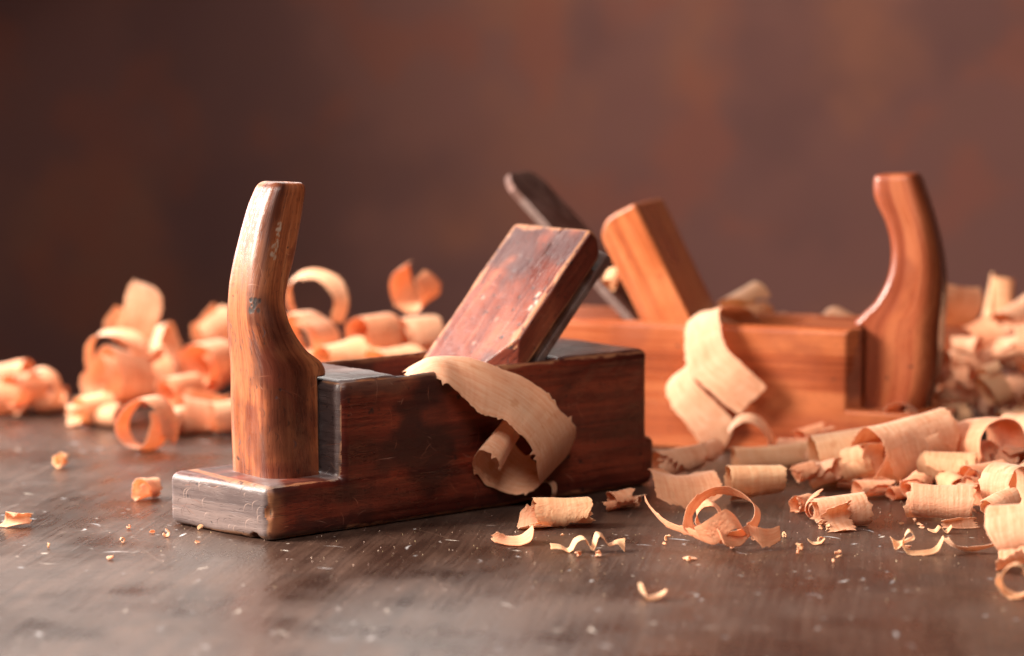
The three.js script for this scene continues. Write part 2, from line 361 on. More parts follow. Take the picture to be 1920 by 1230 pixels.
  { const r = rng(23); for (let i = 0; i < 46; i++) { const x = 0.01 + r() * 0.06, y = 0.035 + r() * 0.045, l = 0.001 + 0.004 * r(); hs.line(x, y, x + l, y + (r() - 0.5) * 0.002, 0.00045 * (0.4 + r()), r() < 0.5 ? [66, 52, 62] : [48, 24, 18], 0.6 * r() + 0.2, -0.3, 0.1, 0.3, r); }
    for (let i = 0; i < 22; i++) hs.dab(0.079 + (r() - 0.5) * 0.006, 0.0715 + (r() - 0.5) * 0.006, 0.0006 + 0.0010 * r(), [26, 16, 14], 0.75, -0.4, 0.2);
    for (let i = 0; i < 34; i++) hs.dab(0.098 + r() * 0.016, 0.0785 + (r() - 0.5) * 0.004, 0.0004 + 0.0010 * r(), [150, 128, 112], 0.7, 0.2, 0.2); }
  part(plane, 'horn_handle', hg, hs.material({ bumpScale: 0.00016 }));

  // wedge, in its own frame: s up the bed, t out of it
  const an = THREE.MathUtils.degToRad(47.4), e = [Math.cos(an), Math.sin(an)], nn = [-Math.sin(an), Math.cos(an)], bx = 0.1335, by = 0.0682;
  const fr = { pos: ([x, y, z]) => [(x - bx) * e[0] + (y - by) * e[1], (x - bx) * nn[0] + (y - by) * nn[1], z], dir: ([x, y, z]) => [x * e[0] + y * e[1], x * nn[0] + y * nn[1], z] };
  const wedgeF = (x, y, z) => {
    const [s, t] = fr.pos([x, y, z]), q = n3(x * 60, y * 60, z * 60 + 4), r = 0.0016 + 0.0018 * q;
    let d = rbox(s, t, z, -0.030, 0.0765, -0.0138, 0, -0.0282, 0.0282, r);
    d = smax(d, (s - 0.0765) * 0.75 + (-t - 0.0070) * 0.66, 0.003);                     // the back of its top is rounded off
    d = smax(d, (0.006 - s) * 0.45 + t * 0.60 + (z - 0.0235) * 0.66, 0.0006); // snecked corner at its foot
    const crack = Math.max(Math.abs(z - 0.004 - s * 0.06) - 0.0003, 0.050 - s, -0.003 - t); d = smax(d, -crack, 0.0006);
    return d + 0.0003 * (n3(x * 110, y * 110, z * 110) - 0.5) + 0.00016 * (n3(x * 300, y * 300, z * 300) - 0.5);
  };
  const WP = { ...worn, seed: 8, dark: [80, 33, 25], mid: [108, 49, 34], light: [136, 70, 47], stain: 0.8, stainCol: [58, 34, 36], blotch: 2.0, broad: 1.0, fine: 0.7, rough: 0.36 };
  const wf = wornSheet(0.107, 0.0564, WP, { wear: 0.0050, wk: 1, n: 90, pit: 110 });
  { const r = rng(61); for (let i = 0; i < 40; i++) { const x = 0.035 + r() * 0.07, y = r() * 0.056; wf.dab(x, y, 0.0004 + 0.0016 * r() * r(), r() < 0.4 ? [160, 138, 124] : [70, 76, 84], 0.45 * r() + 0.15, 0.1, 0.1); }
    for (const [x, y] of [[0.062, 0.052], [0.058, 0.0515], [0.066, 0.0505]]) for (let i = 0; i < 7; i++) wf.dab(x + (r() - 0.5) * 0.003, y + (r() - 0.5) * 0.002, 0.0012 * r() + 0.0005, [158, 144, 132], 0.5, 0.2, 0.1); }
  const ws = wornSheet(0.107, 0.02, { ...WP, seed: 9, stain: 0.6 }, { wear: 0.0030, wk: 1, n: 24, pit: 10 });
  const wg = boxMap(surfaceNets(wedgeF, [0.104, 0.040, -0.031], [0.200, 0.130, 0.031], 0.0009),
    (a, s, t, z) => a === 1 ? [(s + 0.03) / 0.107, (z + 0.0282) / 0.0564] : a === 2 ? [(s + 0.03) / 0.107, (t + 0.0138) / 0.0138 * 0.7] : [0.96, (z + 0.0282) / 0.0564], [0, 0, 1], fr);
  part(plane, 'wedge', wg, [wf.material({ bumpScale: 0.00025 }), ws.material({ bumpScale: 0.0002 })]);

  const ib = [bx + nn[0] * -0.0210, by + nn[1] * -0.0210];
  const arc = (s, half, k) => { const a = []; for (let i = 0; i <= 12; i++) { const t = i / 12 * 2 - 1; a.push([s - k * t * t, half * t]); } return a; };
  part(plane, 'blade', plateGeometry(-0.058, 0.079, 0.0262, 0.0036, arc(0.079, 0.0262, 0.004), an, ...ib), steel);
  const cb = [bx + nn[0] * -0.0172, by + nn[1] * -0.0172];
  part(plane, 'cap_iron', plateGeometry(-0.056, 0.070, 0.0255, 0.0030, arc(0.070, 0.0255, 0.006), an, ...cb), steel);
}

// --- the newer, lighter plane behind it
{
  const plane = new THREE.Group(), W = 0.064, L = 0.232, H = 0.066, h = W / 2;
  plane.position.set(0.2250, 0, -0.2339); plane.rotation.y = THREE.MathUtils.degToRad(180 - 20);
  thing(plane, 'wooden_hand_plane', 'lighter orange-brown wooden hand plane with curved horn, tall rounded wedge and protruding blade', 'hand plane');
  const fine = { dark: [120, 55, 31], mid: [148, 74, 42], light: [170, 96, 58], pore: [100, 46, 28], stainCol: [118, 55, 34], stain: 0.4, blotch: 0.7, rough: 0.32 };
  const bodyF = (x, y, z) => {
    const sole = rbox(x, y, z, -0.004, L, 0, 0.0245, -h, h, 0.0016);
    let blk = rbox(x, y, z, 0.042, L - 0.004, 0.004, H, -h, h, 0.0010);
    blk = smax(blk, (Math.abs(z) - h) * 0.7071 + (0.042 - x) * 0.7071 + 0.0046, 0.0006);        // broad chamfer down the corner
    blk = smax(blk, (Math.abs(z) - h) * 0.7071 + (y - H) * 0.7071 + 0.0016, 0.0006);
    let d = Math.min(sole, blk);
    const throat = Math.max(Math.abs(z) - 0.0262, 0.010 - y, (0.078 - x) * 0.94 + (0.066 - y) * -0.30, (x - 0.1725) * 0.70 + (0.066 - y) * 0.714);
    return smax(d, -throat, 0.001) + 0.0003 * (n3(x * 60, y * 60, z * 60) - 0.5);
  };
  const side = wornSheet(L, H, { ...fine, seed: 11 }, { wear: 0.0012, wk: 0.4, n: 20, pit: 8, ppm: 4000 });
  const end = wornSheet(W, H, { ...fine, seed: 12, dark: [110, 60, 44], mid: [134, 78, 58] }, { wear: 0.001, wk: 0.3, n: 8, pit: 3, ppm: 4000 });
  const geo = boxMap(surfaceNets(bodyF, [-0.007, -0.002, -h - 0.003], [L + 0.003, H + 0.003, h + 0.003], 0.0012),
    (a, x, y, z) => a === 2 ? [x / L, y / H] : a === 1 ? [x / L, (z + h) / W] : [(z + h) / W, y / H], [1, 0, 0]);
  const sm = side.material({ bumpScale: 0.0002 });
  part(plane, 'body', geo, [sm, end.material({ bumpScale: 0.0002 })]);

  const rows = [[0.022, 0.0128, 0.0492, 0.0190], [0.042, 0.0070, 0.0492, 0.0190], [0.0655, 0.0058, 0.0492, 0.0188], [0.0720, 0.0053, 0.0440, 0.0185], [0.0780, 0.0050, 0.0382, 0.0180], [0.091, 0.0052, 0.0319, 0.0168], [0.1047, 0.0070, 0.0305, 0.0152], [0.1182, 0.0102, 0.0335, 0.0136], [0.129, 0.0135, 0.0390, 0.0125], [0.1345, 0.0155, 0.0405, 0.0120], [0.1435, 0.0190, 0.0408, 0.0112]];
  const hornF = (x, y, z) => {
    const [a, b, w] = along(rows, y), m = (a + b) / 2, R = x < m ? w * 0.62 : Math.min(0.0042, w * 0.5);
    const qx = Math.abs(x - m) - (b - a) / 2 + R, qz = Math.abs(z) - w + R;
    let d = Math.hypot(Math.max(qx, 0), Math.max(qz, 0)) + Math.min(Math.max(qx, qz), 0) - R;
    d = smax(d, y - 0.1432 + (x - 0.03) * 0.05, 0.003); d = Math.max(d, 0.0222 - y);
    d = smax(d, Math.min(x - 0.0418, 0.0663 - y), 0.0006);
    return d * 0.9 + 0.0003 * (n3(x * 60, y * 40, z * 60) - 0.5);
  };
  const hg = surfaceNets(hornF, [0.001, 0.020, -0.022], [0.053, 0.147, 0.022], 0.0010);
  { const p = hg.attributes.position, uv = []; for (let i = 0; i < p.count; i++) { const [a, b] = along(rows, p.getY(i)); uv.push((p.getY(i) - 0.02) / 0.13, Math.atan2(p.getZ(i), p.getX(i) - (a + b) / 2) / 6.2832 + 0.5); } hg.setAttribute('uv', new THREE.Float32BufferAttribute(uv, 2)); }
  part(plane, 'horn_handle', hg, wornSheet(0.13, 0.12, { ...fine, seed: 13, dark: [116, 52, 32], mid: [142, 71, 44], light: [164, 92, 58], rough: 0.29 }, { wear: 0.0001, wk: 0, n: 20, pit: 6, ppm: 4000 }).material({ bumpScale: 0.0002 }));

  const an = THREE.MathUtils.degToRad(62.5), e = [Math.cos(an), Math.sin(an)], nn = [-Math.sin(an), Math.cos(an)], bx = 0.131, by = 0.066;
  const fr = { pos: ([x, y, z]) => [(x - bx) * e[0] + (y - by) * e[1], (x - bx) * nn[0] + (y - by) * nn[1], z], dir: ([x, y, z]) => [x * e[0] + y * e[1], x * nn[0] + y * nn[1], z] };
  const wedgeF = (x, y, z) => {
    const [s, t] = fr.pos([x, y, z]);
    let d = rbox(s, t, z, -0.032, 0.0685, -0.0255, 0, -0.0255, 0.0255, 0.0018);
    const cx = Math.max(s - 0.0545, 0), cy = Math.max(-t - 0.0115, 0); d = smax(d, Math.hypot(cx, cy) - 0.0140, 0.001);
    return d + 0.0003 * (n3(x * 80, y * 80, z * 80) - 0.5);
  };
  const wg = boxMap(surfaceNets(wedgeF, [0.105, 0.030, -0.028], [0.196, 0.134, 0.028], 0.0010),
    (a, s, t, z) => a === 1 ? [(s + 0.03) / 0.107, (z + 0.0255) / 0.051] : a === 2 ? [(s + 0.03) / 0.107, (t + 0.02) / 0.051] : [0.5 + t, (z + 0.0255) / 0.051], [0, 0, 0], fr);
  const wedge = part(plane, 'wedge', wg, wornSheet(0.107, 0.051, { ...fine, seed: 14, dark: [140, 66, 36], mid: [170, 92, 52], light: [194, 118, 72] }, { wear: 0.001, wk: 0.3, n: 14, pit: 6, ppm: 5000 }).material({ bumpScale: 0.0002 }));

  const ia = THREE.MathUtils.degToRad(45.7);
  part(plane, 'blade', plateGeometry(-0.060, 0.1035, 0.0250, 0.0044, [[0.094, -0.0250], [0.0985, -0.0225], [0.1035, -0.015], [0.1035, 0.015], [0.0985, 0.0225], [0.094, 0.0250]], ia, 0.1660, 0.066 - 0.0030), steel);
}

// ---------------------------------------------------------------- shavings: places and sizes in metres, edge points in millimetres
const COILS = [   // x, z, lift, first radius, last radius, width, turns, yaw, tilt, start, pitch, wood, raggedness, label, group
  [.1447, -.0397, 0, .007, .0052, .0232, 1.35, 12, 4, 60, .0019, 0, 2.2, 'fringed tubular shaving lying beside a small spiral ring on the bare table'],
  [.1359, -.0485, 0, .0063, .0038, .008, 1.9, 72, 0, 30, .0014, 1, 1.2, 'small spiral ring of shaving leaning on a fringed tube'],
  [.1434, -.0249, 0, .0055, .005, .0138, .55, 20, 8, 150, 0, 0, 2, 'short bent shaving flap in front of the fringed tube'],
  [.1382, -.1236, .0045, .0042, .0034, .0115, 1.2, 15, 12, 40, .0012, 1, 2.5, 'frilled tight little curl perched on crumpled scraps'],
  [.1297, -.0691, 0, .004, .0028, .0081, 1.3, 40, 0, 10, .0014, 1, 2.5, 'crumpled curl scrap under the frilled tight curl'],
  [.1481, -.1379, .0055, .0035, .0021, .0061, 1.6, 75, 0, 90, .0013, 1, 1.5, 'tiny looped shaving above the small spiral ring'],
  [.1899, -.0523, 0, .0075, .006, .0277, 1.3, -14, 0, 40, .0019, 0, 1.2, 'smooth tubular shaving with open torn end, in front of a honey-coloured roll'],
  [.204, -.1196, .0035, .0077, .0062, .0248, 1.2, -18, -3, 20, .001, 2, 1, 'honey-coloured roll of shaving resting behind the smooth tube'],
  [.205, -.0717, 0, .0057, .0046, .0095, 1.2, -30, 0, 100, .001, 1, 2, 'short roll of shaving with frayed mouth at the end of the smooth tube'],
  [.1863, -.1339, 0, .0146, .0125, .0427, 1.2, 22, 9, 60, .0025, 0, 1.2, 'large pale cylinder of shaving with broad flat side, behind the honey-coloured roll'],
  [.1722, -.1196, 0, .0109, .0098, .0109, .7, 10, 0, 100, 0, 0, 1.2, 'upright bent strip against the large pale cylinder'],
  [.1615, -.1296, 0, .01, .009, .015, .45, -20, 0, 140, 0, 1, 1, 'speckled pinkish flap of shaving lying under the upright bent strip'],
  [.2261, -.1383, .0025, .0151, .0127, .0242, 1.25, -57, 5, 70, .002, 1, 0.8, 'largest translucent amber roll of shaving with a wide open mouth'],
  [.2587, -.2362, .0027, .0098, .0078, .0191, 1.1, -10, 5, 0, 0, 2, 1, 'pale yellow roll of shaving behind the largest amber roll'],
  [.2214, -.0561, 0, .0127, .0117, .0132, .8, -50, 0, 218, .0014, 0, 1.6, 'arched shaving standing like a tunnel beside the smooth tube'],
  [.2168, -.2362, .0109, .0071, .0057, .0299, 1.2, 12, 6, 20, .0016, 2, 0.8, 'greenish-yellow tube of shaving lying on top behind the large pale cylinder'],
  [.1583, -.1487, 0, .0132, .0119, .0285, 1.15, 6, 3, 80, .001, 2, 0.7, 'wide pale yellow tube of shaving with a stepped overlapping seam'],
  [.1752, -.2562, .0055, .0111, .0099, .0304, .6, 14, 4, 200, 0, 0, 1, 'pink sheet of shaving bent over the wide pale yellow tube'],
  [.1278, -.1776, 0, .0068, .0058, .039, 1.25, 6, 3, 50, .0016, 2, 1.2, 'long thin tube of shaving lying along the lighter plane'],
  [.1122, -.1013, 0, .0071, .006, .0255, 1.15, 8, 2, 120, .0015, 2, 1.6, 'half-flattened pale tube of shaving in front of the long thin tube'],
  [.1178, -.1998, 0, .0122, .011, .0074, .62, 80, 10, -70, .0026, 0, 1.2, 'thin hoop of shaving standing above the long thin tube'],
  [.1417, -.2431, 0, .0082, .0057, .012, .4, 60, 50, 60, 0, 1, 1.2, 'small pointed leaf of shaving upright against the lighter plane'],
  [.1977, -.2161, .0027, .0134, .008, .0123, 1.8, 68, 0, 10, .0021, 1, 1.3, 'pink spiral shaving seen through its open coil, under the curved horn'],
  [.1504, -.207, .0096, .0043, .0034, .0133, 1.2, 20, 8, 10, .0013, 1, 2.5, 'ragged twist of shaving behind the wide pale yellow tube'],
  [.1895, -.1487, 0, .0102, .0081, .028, 1.2, -8, 4, 30, .002, 0, 1.4, 'broad roll of shaving filling the gap under the large pale cylinder'],
  [.2202, -.1055, 0, .0084, .0067, .0196, 1.2, 25, 8, 200, .002, 1, 1.4, 'pinkish roll of shaving tucked beneath the arched shaving'],
  [.1773, -.1714, 0, .0088, .007, .0181, 1.2, 40, 0, 60, .0021, 1, 1.4, 'pink crumpled roll beside the wide pale yellow tube'],
  [.2486, -.1562, .0051, .0128, .0102, .023, 1.3, -52, 6, 120, .002, 0, 1.4, 'broad roll of shaving behind the arched shaving'],
  [.1446, -.2063, 0, .0064, .0051, .024, 1.2, -12, 2, 60, .0021, 0, 1.4, 'small roll of shaving wedged at the foot of the lighter plane'],
  [.2077, -.1792, .0026, .012, .0096, .0182, 1.3, -60, 6, 200, .0021, 1, 1.4, 'rosy roll of shaving under the greenish-yellow tube'],
  [.236, -.085, 0, .0097, .0077, .0193, 1.2, 35, 6, 20, .0019, 0, 1.4, 'wide curl of shaving outside the arched shaving'],
  [.1683, -.1055, 0, .0044, .0035, .0172, 1.1, 10, 2, 40, .0015, 1, 1.4, 'thin pink roll of shaving in front of the speckled flap'],
  [.0792, -.0986, -.0005, .0293, .0293, .0317, .17, 8, 2, -12, 0, 1, 1.2, 'broad flat curved sheet of shaving beside the heel of the dark plane'],
  [.0815, -.1607, .0005, .0067, .0053, .0231, 1.3, 20, 10, 10, .0026, 0, 3, 'frilly translucent curl lying on the broad flat sheet'],
  [.097, -.1892, .0021, .0053, .0042, .0158, 1.3, 50, 10, 60, .0026, 0, 3, 'frayed pale twist of shaving at the foot of the draped curl'],
  [.047, -.0743, 0, .0041, .0028, .011, 1.1, 20, 10, 30, .0029, 1, 3, 'crumpled orange scrap of shaving against the dark plane'],
  [.0544, -.0783, 0, .0026, .0021, .0082, 1.1, -30, 4, 90, .0014, 0, 3, 'pale crumb of shaving next to the crumpled orange scrap'],
  [.0229, -.036, 0, .0056, .0047, .0241, 1.2, 6, 0, 60, .0014, 2, 2.2, 'pale tubular shaving with frayed right end below the draped ribbon'],
  [.01, -.0298, 0, .006, .0054, .0143, .5, 4, 0, 130, 0, 0, 1.6, 'short bent flap of shaving at the mouth of the pale tube'],
  [.0151, -.0977, 0, .0054, .0043, .0059, .8, 70, 0, 0, .0015, 0, 1.5, 'thin hooked strip of shaving between the tube and the dark plane'],
  [.2014, .0594, 0, .0119, .0107, .0165, .95, -20, 12, 120, .0021, 0, 1.6, 'bright orange half-open roll of shaving on the bare table front'],
  [.1911, .0228, 0, .0127, .0121, .0048, .4, 70, 0, 95, 0, 0, 1.4, 'curved tail strip hooked round the orange half-open roll'],
  [.2131, -.0397, .0023, .0065, .0039, .0125, 1.3, 30, 14, 60, .0028, 0, 3, 'ragged twisted shaving between the arch and the orange half-open roll'],
  [.1927, .111, 0, .0066, .0047, .0036, 1.7, 74, 0, 30, .0016, 2, 1, 'narrow pale spiral strip of shaving on the front of the table'],
  [.1964, -.031, 0, .0023, .0023, .0161, .5, 8, 0, 150, 0, 0, 2, 'short straight scrap of shaving below the smooth tube'],
  [-.2238, -.1902, 0, .0037, .0026, .0063, 1.1, 60, 0, 20, .0016, 2, 2, 'tiny pale crumb of shaving alone on the table'],
  [-.1686, -.1041, 0, .0044, .0035, .0108, 1.3, 48, 0, 40, .0029, 0, 2, 'small open curl of shaving close to the toe of the dark plane'],
  [-.2153, -.036, 0, .0023, .0021, .013, .7, 14, 0, 130, .0019, 0, 2.5, 'small wavy scrap of shaving on bare table in front of the far heaps'],
  [-.1901, -.2448, 0, .0148, .0124, .0142, 1.15, 62, -6, 60, .0022, 1, 0.8, 'thick ring-shaped shaving standing in front of the left heap'],
  [-.2175, -.3466, .0059, .0183, .0113, .0236, 1.68, 40, -10, 30, .0029, 0, 1.2, 0],
  [-.222, -.3566, .0178, .0172, .0146, .0107, .8, 64, 0, 200, .003, 0, 1.2, 0],
  [-.1996, -.3566, .0074, .0134, .0083, .0208, 1.82, 20, 15, 80, .003, 1, 1.2, 0],
  [-.213, -.3767, .0331, .0187, .0159, .0211, .7, 24, -22, 10, .003, 0, 1.2, 0],
  [-.2284, -.3308, 0, .0087, .0054, .0175, 1.68, 30, 8, 60, .0029, 2, 1.2, 0],
  [-.2346, -.3326, 0, .0058, .005, .0204, .8, 10, 4, 120, .0029, 0, 1.2, 0],
  [-.181, -.327, .0058, .0116, .0072, .0174, 1.82, 40, 10, 0, .0029, 1, 1.2, 0],
  [-.1681, -.3041, 0, .0109, .0067, .02, 1.68, 20, -8, 100, .0029, 0, 1.2, 0],
  [-.1672, -.3566, .0142, .0154, .0096, .0208, 1.68, 50, 10, 40, .003, 1, 1.2, 0],
  [-.1811, -.2941, 0, .0074, .0046, .017, 1.68, 70, 0, 10, .0028, 0, 1.2, 0],
  [-.1536, -.2993, 0, .0103, .0064, .0171, 1.68, 30, 0, 70, .0029, 0, 1.2, 0],
  [-.1703, -.4075, .0292, .0123, .0104, .0246, .8, 35, 30, 20, .0031, 0, 1.2, 0],
  [-.2053, -.4075, .0154, .0154, .0095, .0184, 1.54, -20, 10, 50, .0031, 0, 1.2, 0],
  [-.2205, -.327, 0, .0076, .0047, .0145, 1.82, -30, 0, 10, .0029, 1, 1.2, 0],
  [-.219, -.4075, .0031, .0141, .0088, .0184, 1.68, 70, 10, 10, .0031, 1, 1.2, 0],
  [-.2858, -.3708, 0, .012, .0074, .021, 1.82, 20, 0, 30, .003, 1, 1.2, 1],
  [-.2745, -.3667, .0018, .0102, .0063, .0179, 1.68, 50, 5, 60, .003, 1, 1.2, 1],
  [-.264, -.3667, 0, .012, .0102, .006, .8, 70, 0, -90, .003, 0, 1.2, 1],
  [-.2609, -.375, 0, .0078, .0048, .015, 1.68, 10, 0, 90, .003, 1, 1.2, 1],
  [-.2844, -.3975, .0104, .0104, .0064, .0183, 1.68, -20, 10, 0, .0031, 1, 1.2, 1],
  [-.2945, -.377, .003, .0132, .0082, .0181, 1.68, 40, 0, 0, .003, 0, 1.2, 1],
  [-.2719, -.387, .0085, .0079, .0049, .0182, 1.68, 30, 0, 10, .003, 0, 1.2, 1],
  [-.1124, -.327, .032, .018, .0112, .0174, 1.68, 50, 10, 20, .0029, 0, 1.2, 2],
  [-.108, -.327, .0552, .0174, .0148, .0076, .8, 62, 10, 200, .0029, 0, 1.2, 2],
  [-.1168, -.327, 0, .0174, .0108, .0262, 1.68, 10, 5, 80, .0029, 0, 1.2, 2],
  [-.0922, -.3079, .0258, .0132, .0082, .0229, 1.68, 30, 5, 60, .0029, 2, 1.2, 2],
  [-.0754, -.3174, .0347, .015, .0093, .0202, 1.61, 40, -4, 70, .0029, 1, 1.2, 2],
  [-.0715, -.327, .0058, .0145, .009, .0262, 1.68, 15, 0, 20, .0029, 0, 1.2, 2],
  [-.0511, -.327, .032, .0145, .009, .0204, 1.68, 30, 6, 200, .0029, 0, 1.2, 2],
  [-.0533, -.3466, .0604, .0124, .0105, .0177, .85, 50, 24, 40, .0029, 1, 1.2, 2],
  [-.0891, -.3041, .0057, .0132, .0082, .0257, 1.68, -10, 0, 90, .0029, 0, 1.2, 2],
  [-.1031, -.2885, .0085, .013, .0081, .0255, 1.68, 20, 0, 0, .0028, 0, 1.2, 2],
  [-.0618, -.2941, .0256, .0125, .0077, .0256, 1.68, 40, 0, 60, .0028, 2, 1.2, 2],
  [-.0489, -.3041, .0057, .0149, .0092, .0257, 1.68, 0, 0, 30, .0029, 0, 1.2, 2],
  [.1292, -.3311, .0496, .0117, .0099, .0204, 1, 30, 30, 60, .0029, 2, 1.2, 3],
  [.1372, -.3276, .0378, .0128, .0079, .0262, 1.54, 10, 0, 60, .0029, 0, 1.2, 3],
  [.1764, -.3276, .0436, .0099, .0084, .0116, 1, 60, 20, 60, .0029, 0, 1.2, 3],
  [.146, -.3311, .0175, .0134, .0083, .0233, 1.68, 20, 0, 10, .0029, 0, 1.2, 3],
  [.2409, -.347, .0501, .0189, .016, .0265, .55, 20, -8, 60, .0029, 0, 1.2, 4],
  [.2336, -.347, .0236, .0177, .011, .0236, 1.68, 30, 0, 30, .0029, 0, 1.2, 4],
  [.2752, -.3766, .0361, .0078, .0048, .0361, 1.82, 70, 72, 30, .003, 2, 1.2, 4],
  [.2681, -.3567, .0267, .0065, .004, .0267, 1.82, 60, 66, 0, .003, 0, 1.2, 4],
  [.2837, -.3567, .0267, .0178, .011, .0267, 1.68, 40, 20, 30, .003, 0, 1.2, 4],
  [.2827, -.2711, .0204, .0101, .0085, .0182, .87, 76, -25, 91, .0028, 0, 1.2, 4],
  [.2648, -.2893, 0, .0079, .0049, .017, 1.41, 50, 9, 96, .0028, 1, 1.2, 4],
  [.2822, -.2711, .0151, .0103, .0088, .0204, .84, -68, 8, 60, .0028, 1, 1.2, 4],
  [.2788, -.2911, .0388, .0108, .0092, .0122, .73, -43, -13, 65, .0028, 1, 1.2, 4],
  [.2551, -.3212, .0261, .0098, .0084, .0197, .84, -20, 3, 247, .0029, 0, 1.2, 4],
  [.236, -.3348, .0026, .0117, .0072, .0123, 1.89, -60, -21, 247, .0029, 0, 1.2, 4],
  [.2578, -.325, .0351, .0116, .0099, .0145, .96, 12, 21, 310, .0029, 1, 1.2, 4],
  [.2753, -.3328, 0, .0064, .004, .012, 1.89, -64, -21, 340, .0029, 2, 1.2, 4],
  [.237, -.3212, .0214, .0107, .0091, .0093, .79, 29, 3, 206, .0029, 0, 1.2, 4],
  [.2801, -.3022, .0326, .0097, .0083, .022, .89, -3, 26, 64, .0029, 1, 1.2, 4],
  [.2395, -.3135, .0156, .0098, .0083, .015, .91, -14, -2, 325, .0029, 0, 1.2, 4],
  [.2224, -.2819, .031, .0087, .0054, .0189, 1.53, -79, 0, 52, .0028, 0, 1.2, 4],
  [.2799, -.325, .0334, .0119, .0074, .0113, 2.03, -6, 17, 271, .0029, 0, 1.2, 4],
  [.2247, -.2838, 0, .0093, .0058, .0186, 1.99, -77, 24, 181, .0028, 1, 1.2, 4],
  [.2437, -.3041, .0403, .0057, .0035, .01, 1.69, -34, -3, 281, .0029, 0, 1.2, 4],
  [.2551, -.2783, .0177, .0112, .007, .0104, 1.79, 10, 24, 114, .0028, 2, 1.2, 4],
  [.2838, -.3526, .0361, .0112, .007, .0204, 1.75, -26, -1, 132, .003, 0, 1.2, 4],
  [.2702, -.306, .0072, .0112, .0095, .0172, .92, 40, 15, 248, .0029, 0, 1.2, 4],
  [.2833, -.3098, .0373, .0118, .01, .0109, .88, -27, -11, 112, .0029, 0, 1.2, 4],
  [.235, -.3231, .0035, .0084, .0071, .02, .77, -20, -3, 109, .0029, 2, 1.2, 4],
  [.2737, -.2711, .0103, .0067, .0042, .014, 1.81, -27, 24, 310, .0028, 2, 1.2, 4],
  [.2916, -.3135, 0, .0075, .0046, .0153, 1.46, 41, -11, 311, .0029, 0, 1.2, 4],
  [.2616, -.2966, .004, .0117, .0072, .0139, 2.04, -71, 5, 216, .0028, 0, 1.2, 4],
  [.233, -.2676, .0067, .0067, .0057, .0173, .78, -10, 16, 298, .0028, 0, 1.2, 4],
  [.2325, -.2747, .0132, .0092, .0079, .0123, .8, -43, -18, 84, .0028, 0, 1.2, 4],
  [.2599, -.3289, .0114, .0114, .0097, .014, .83, -33, 16, 343, .0029, 0, 1.2, 4],
  [.2274, -.2729, .0112, .0092, .0057, .0087, 1.97, -19, -16, 121, .0028, 0, 1.2, 4],
  [.2538, -.3308, .0093, .0117, .0072, .0146, 1.95, 37, 8, 293, .0029, 1, 1.2, 4],
  [.281, -.3022, .004, .01, .0085, .0094, .98, 30, -12, 131, .0029, 0, 1.2, 4],
  [.292, -.3446, .0421, .0091, .0057, .0197, 1.54, -75, -14, 303, .0029, 0, 1.2, 4],
  [.2673, -.2966, .0398, .0065, .0041, .0213, 1.74, -29, 15, 171, .0028, 0, 1.2, 4],
  [.2229, -.2676, 0, .0086, .0054, .022, 1.72, -36, 10, 87, .0028, 0, 1.2, 4],
  [.2838, -.3079, .0075, .0095, .0059, .0103, 1.88, -28, -19, 255, .0029, 1, 1.2, 4],
  [.2742, -.2676, .0061, .0106, .0066, .0137, 1.44, 78, -17, 57, .0028, 2, 1.2, 4],
  [.0528, -.2753, .08, .0048, .0034, .008, 1.1, 60, 40, 40, .0023, 2, 1, 'small pale curl caught between blade and wedge of the lighter plane'],
  [.1657, -.2079, 0, .0062, .0037, .0174, 1.3, -2, -14, 175, .0021, 0, 2.4, 5],
  [.2144, -.1339, 0, .0075, .0045, .0145, 1.68, 28, 24, 356, .002, 1, 2.2, 5],
  [.2285, -.1487, 0, .0052, .0031, .0081, .9, 34, 9, 20, .002, 0, 1.9, 5],
  [.1802, -.1027, 0, .0038, .0023, .0131, 1.36, 29, 4, 154, .002, 1, 1.2, 5],
  [.1978, -.195, .0053, .0037, .0022, .02, 1.61, 78, 4, 296, .0021, 0, 1.3, 5],
  [.2384, -.1097, .0004, .0083, .005, .0107, 1.75, -46, 23, 121, .002, 2, 1.4, 5],
  [.2195, -.1055, 0, .0066, .004, .0171, 1.57, 73, -2, 266, .002, 1, 1.9, 5],
  [.1787, -.1502, 0, .0039, .0024, .0069, 1.71, -8, 10, 266, .002, 1, 1.1, 5],
  [.2168, -.0986, 0, .007, .0042, .0179, 1.58, 31, -7, 276, .002, 0, 1.9, 5],
  [.1546, -.187, 0, .0082, .0049, .0169, 1.11, 36, 22, 316, .0021, 1, 1.3, 5],
  [.1506, -.173, 0, .0073, .0044, .0204, 1.55, -37, 11, 226, .0021, 1, 2.1, 5],
  [.2226, -.1383, .005, .0068, .0041, .0187, 1.01, 71, 19, 55, .002, 0, 1.4, 5],
  [.2365, -.1369, .0041, .0083, .005, .0122, 1.69, -32, -5, 148, .002, 0, 1.7, 5],
  [.214, -.1745, .0078, .0084, .005, .0079, 1.16, -80, -5, 99, .0021, 0, 2.5, 5],
  [.2435, -.1427, .0007, .0038, .0023, .0142, 1.68, 24, -13, 84, .002, 0, 0.8, 5],
  [.1451, -.1776, 0, .0037, .0022, .0098, 1.98, 17, 17, 235, .0021, 0, 0.9, 5],
  [.2076, -.1592, .0047, .0071, .0043, .0198, 1.23, -40, -13, 299, .0021, 1, 1.9, 5],
  [.1622, -.1296, .0041, .0049, .003, .0141, 1.6, -8, 20, 66, .002, 2, 1.2, 5],
  [.2119, -.0958, 0, .005, .003, .0103, .83, -12, -12, 207, .0019, 1, 1.6, 5],
  [.1935, -.1325, 0, .0041, .0024, .0115, 1.3, 25, 18, 19, .002, 1, 2.2, 5],
  [.2333, -.1253, 0, .0042, .0025, .0149, 1.26, 65, -6, 84, .002, 0, 1.1, 5],
  [.1999, -.1398, 0, .0062, .0037, .02, 1.01, -53, 20, 82, .002, 2, 2.1, 5],
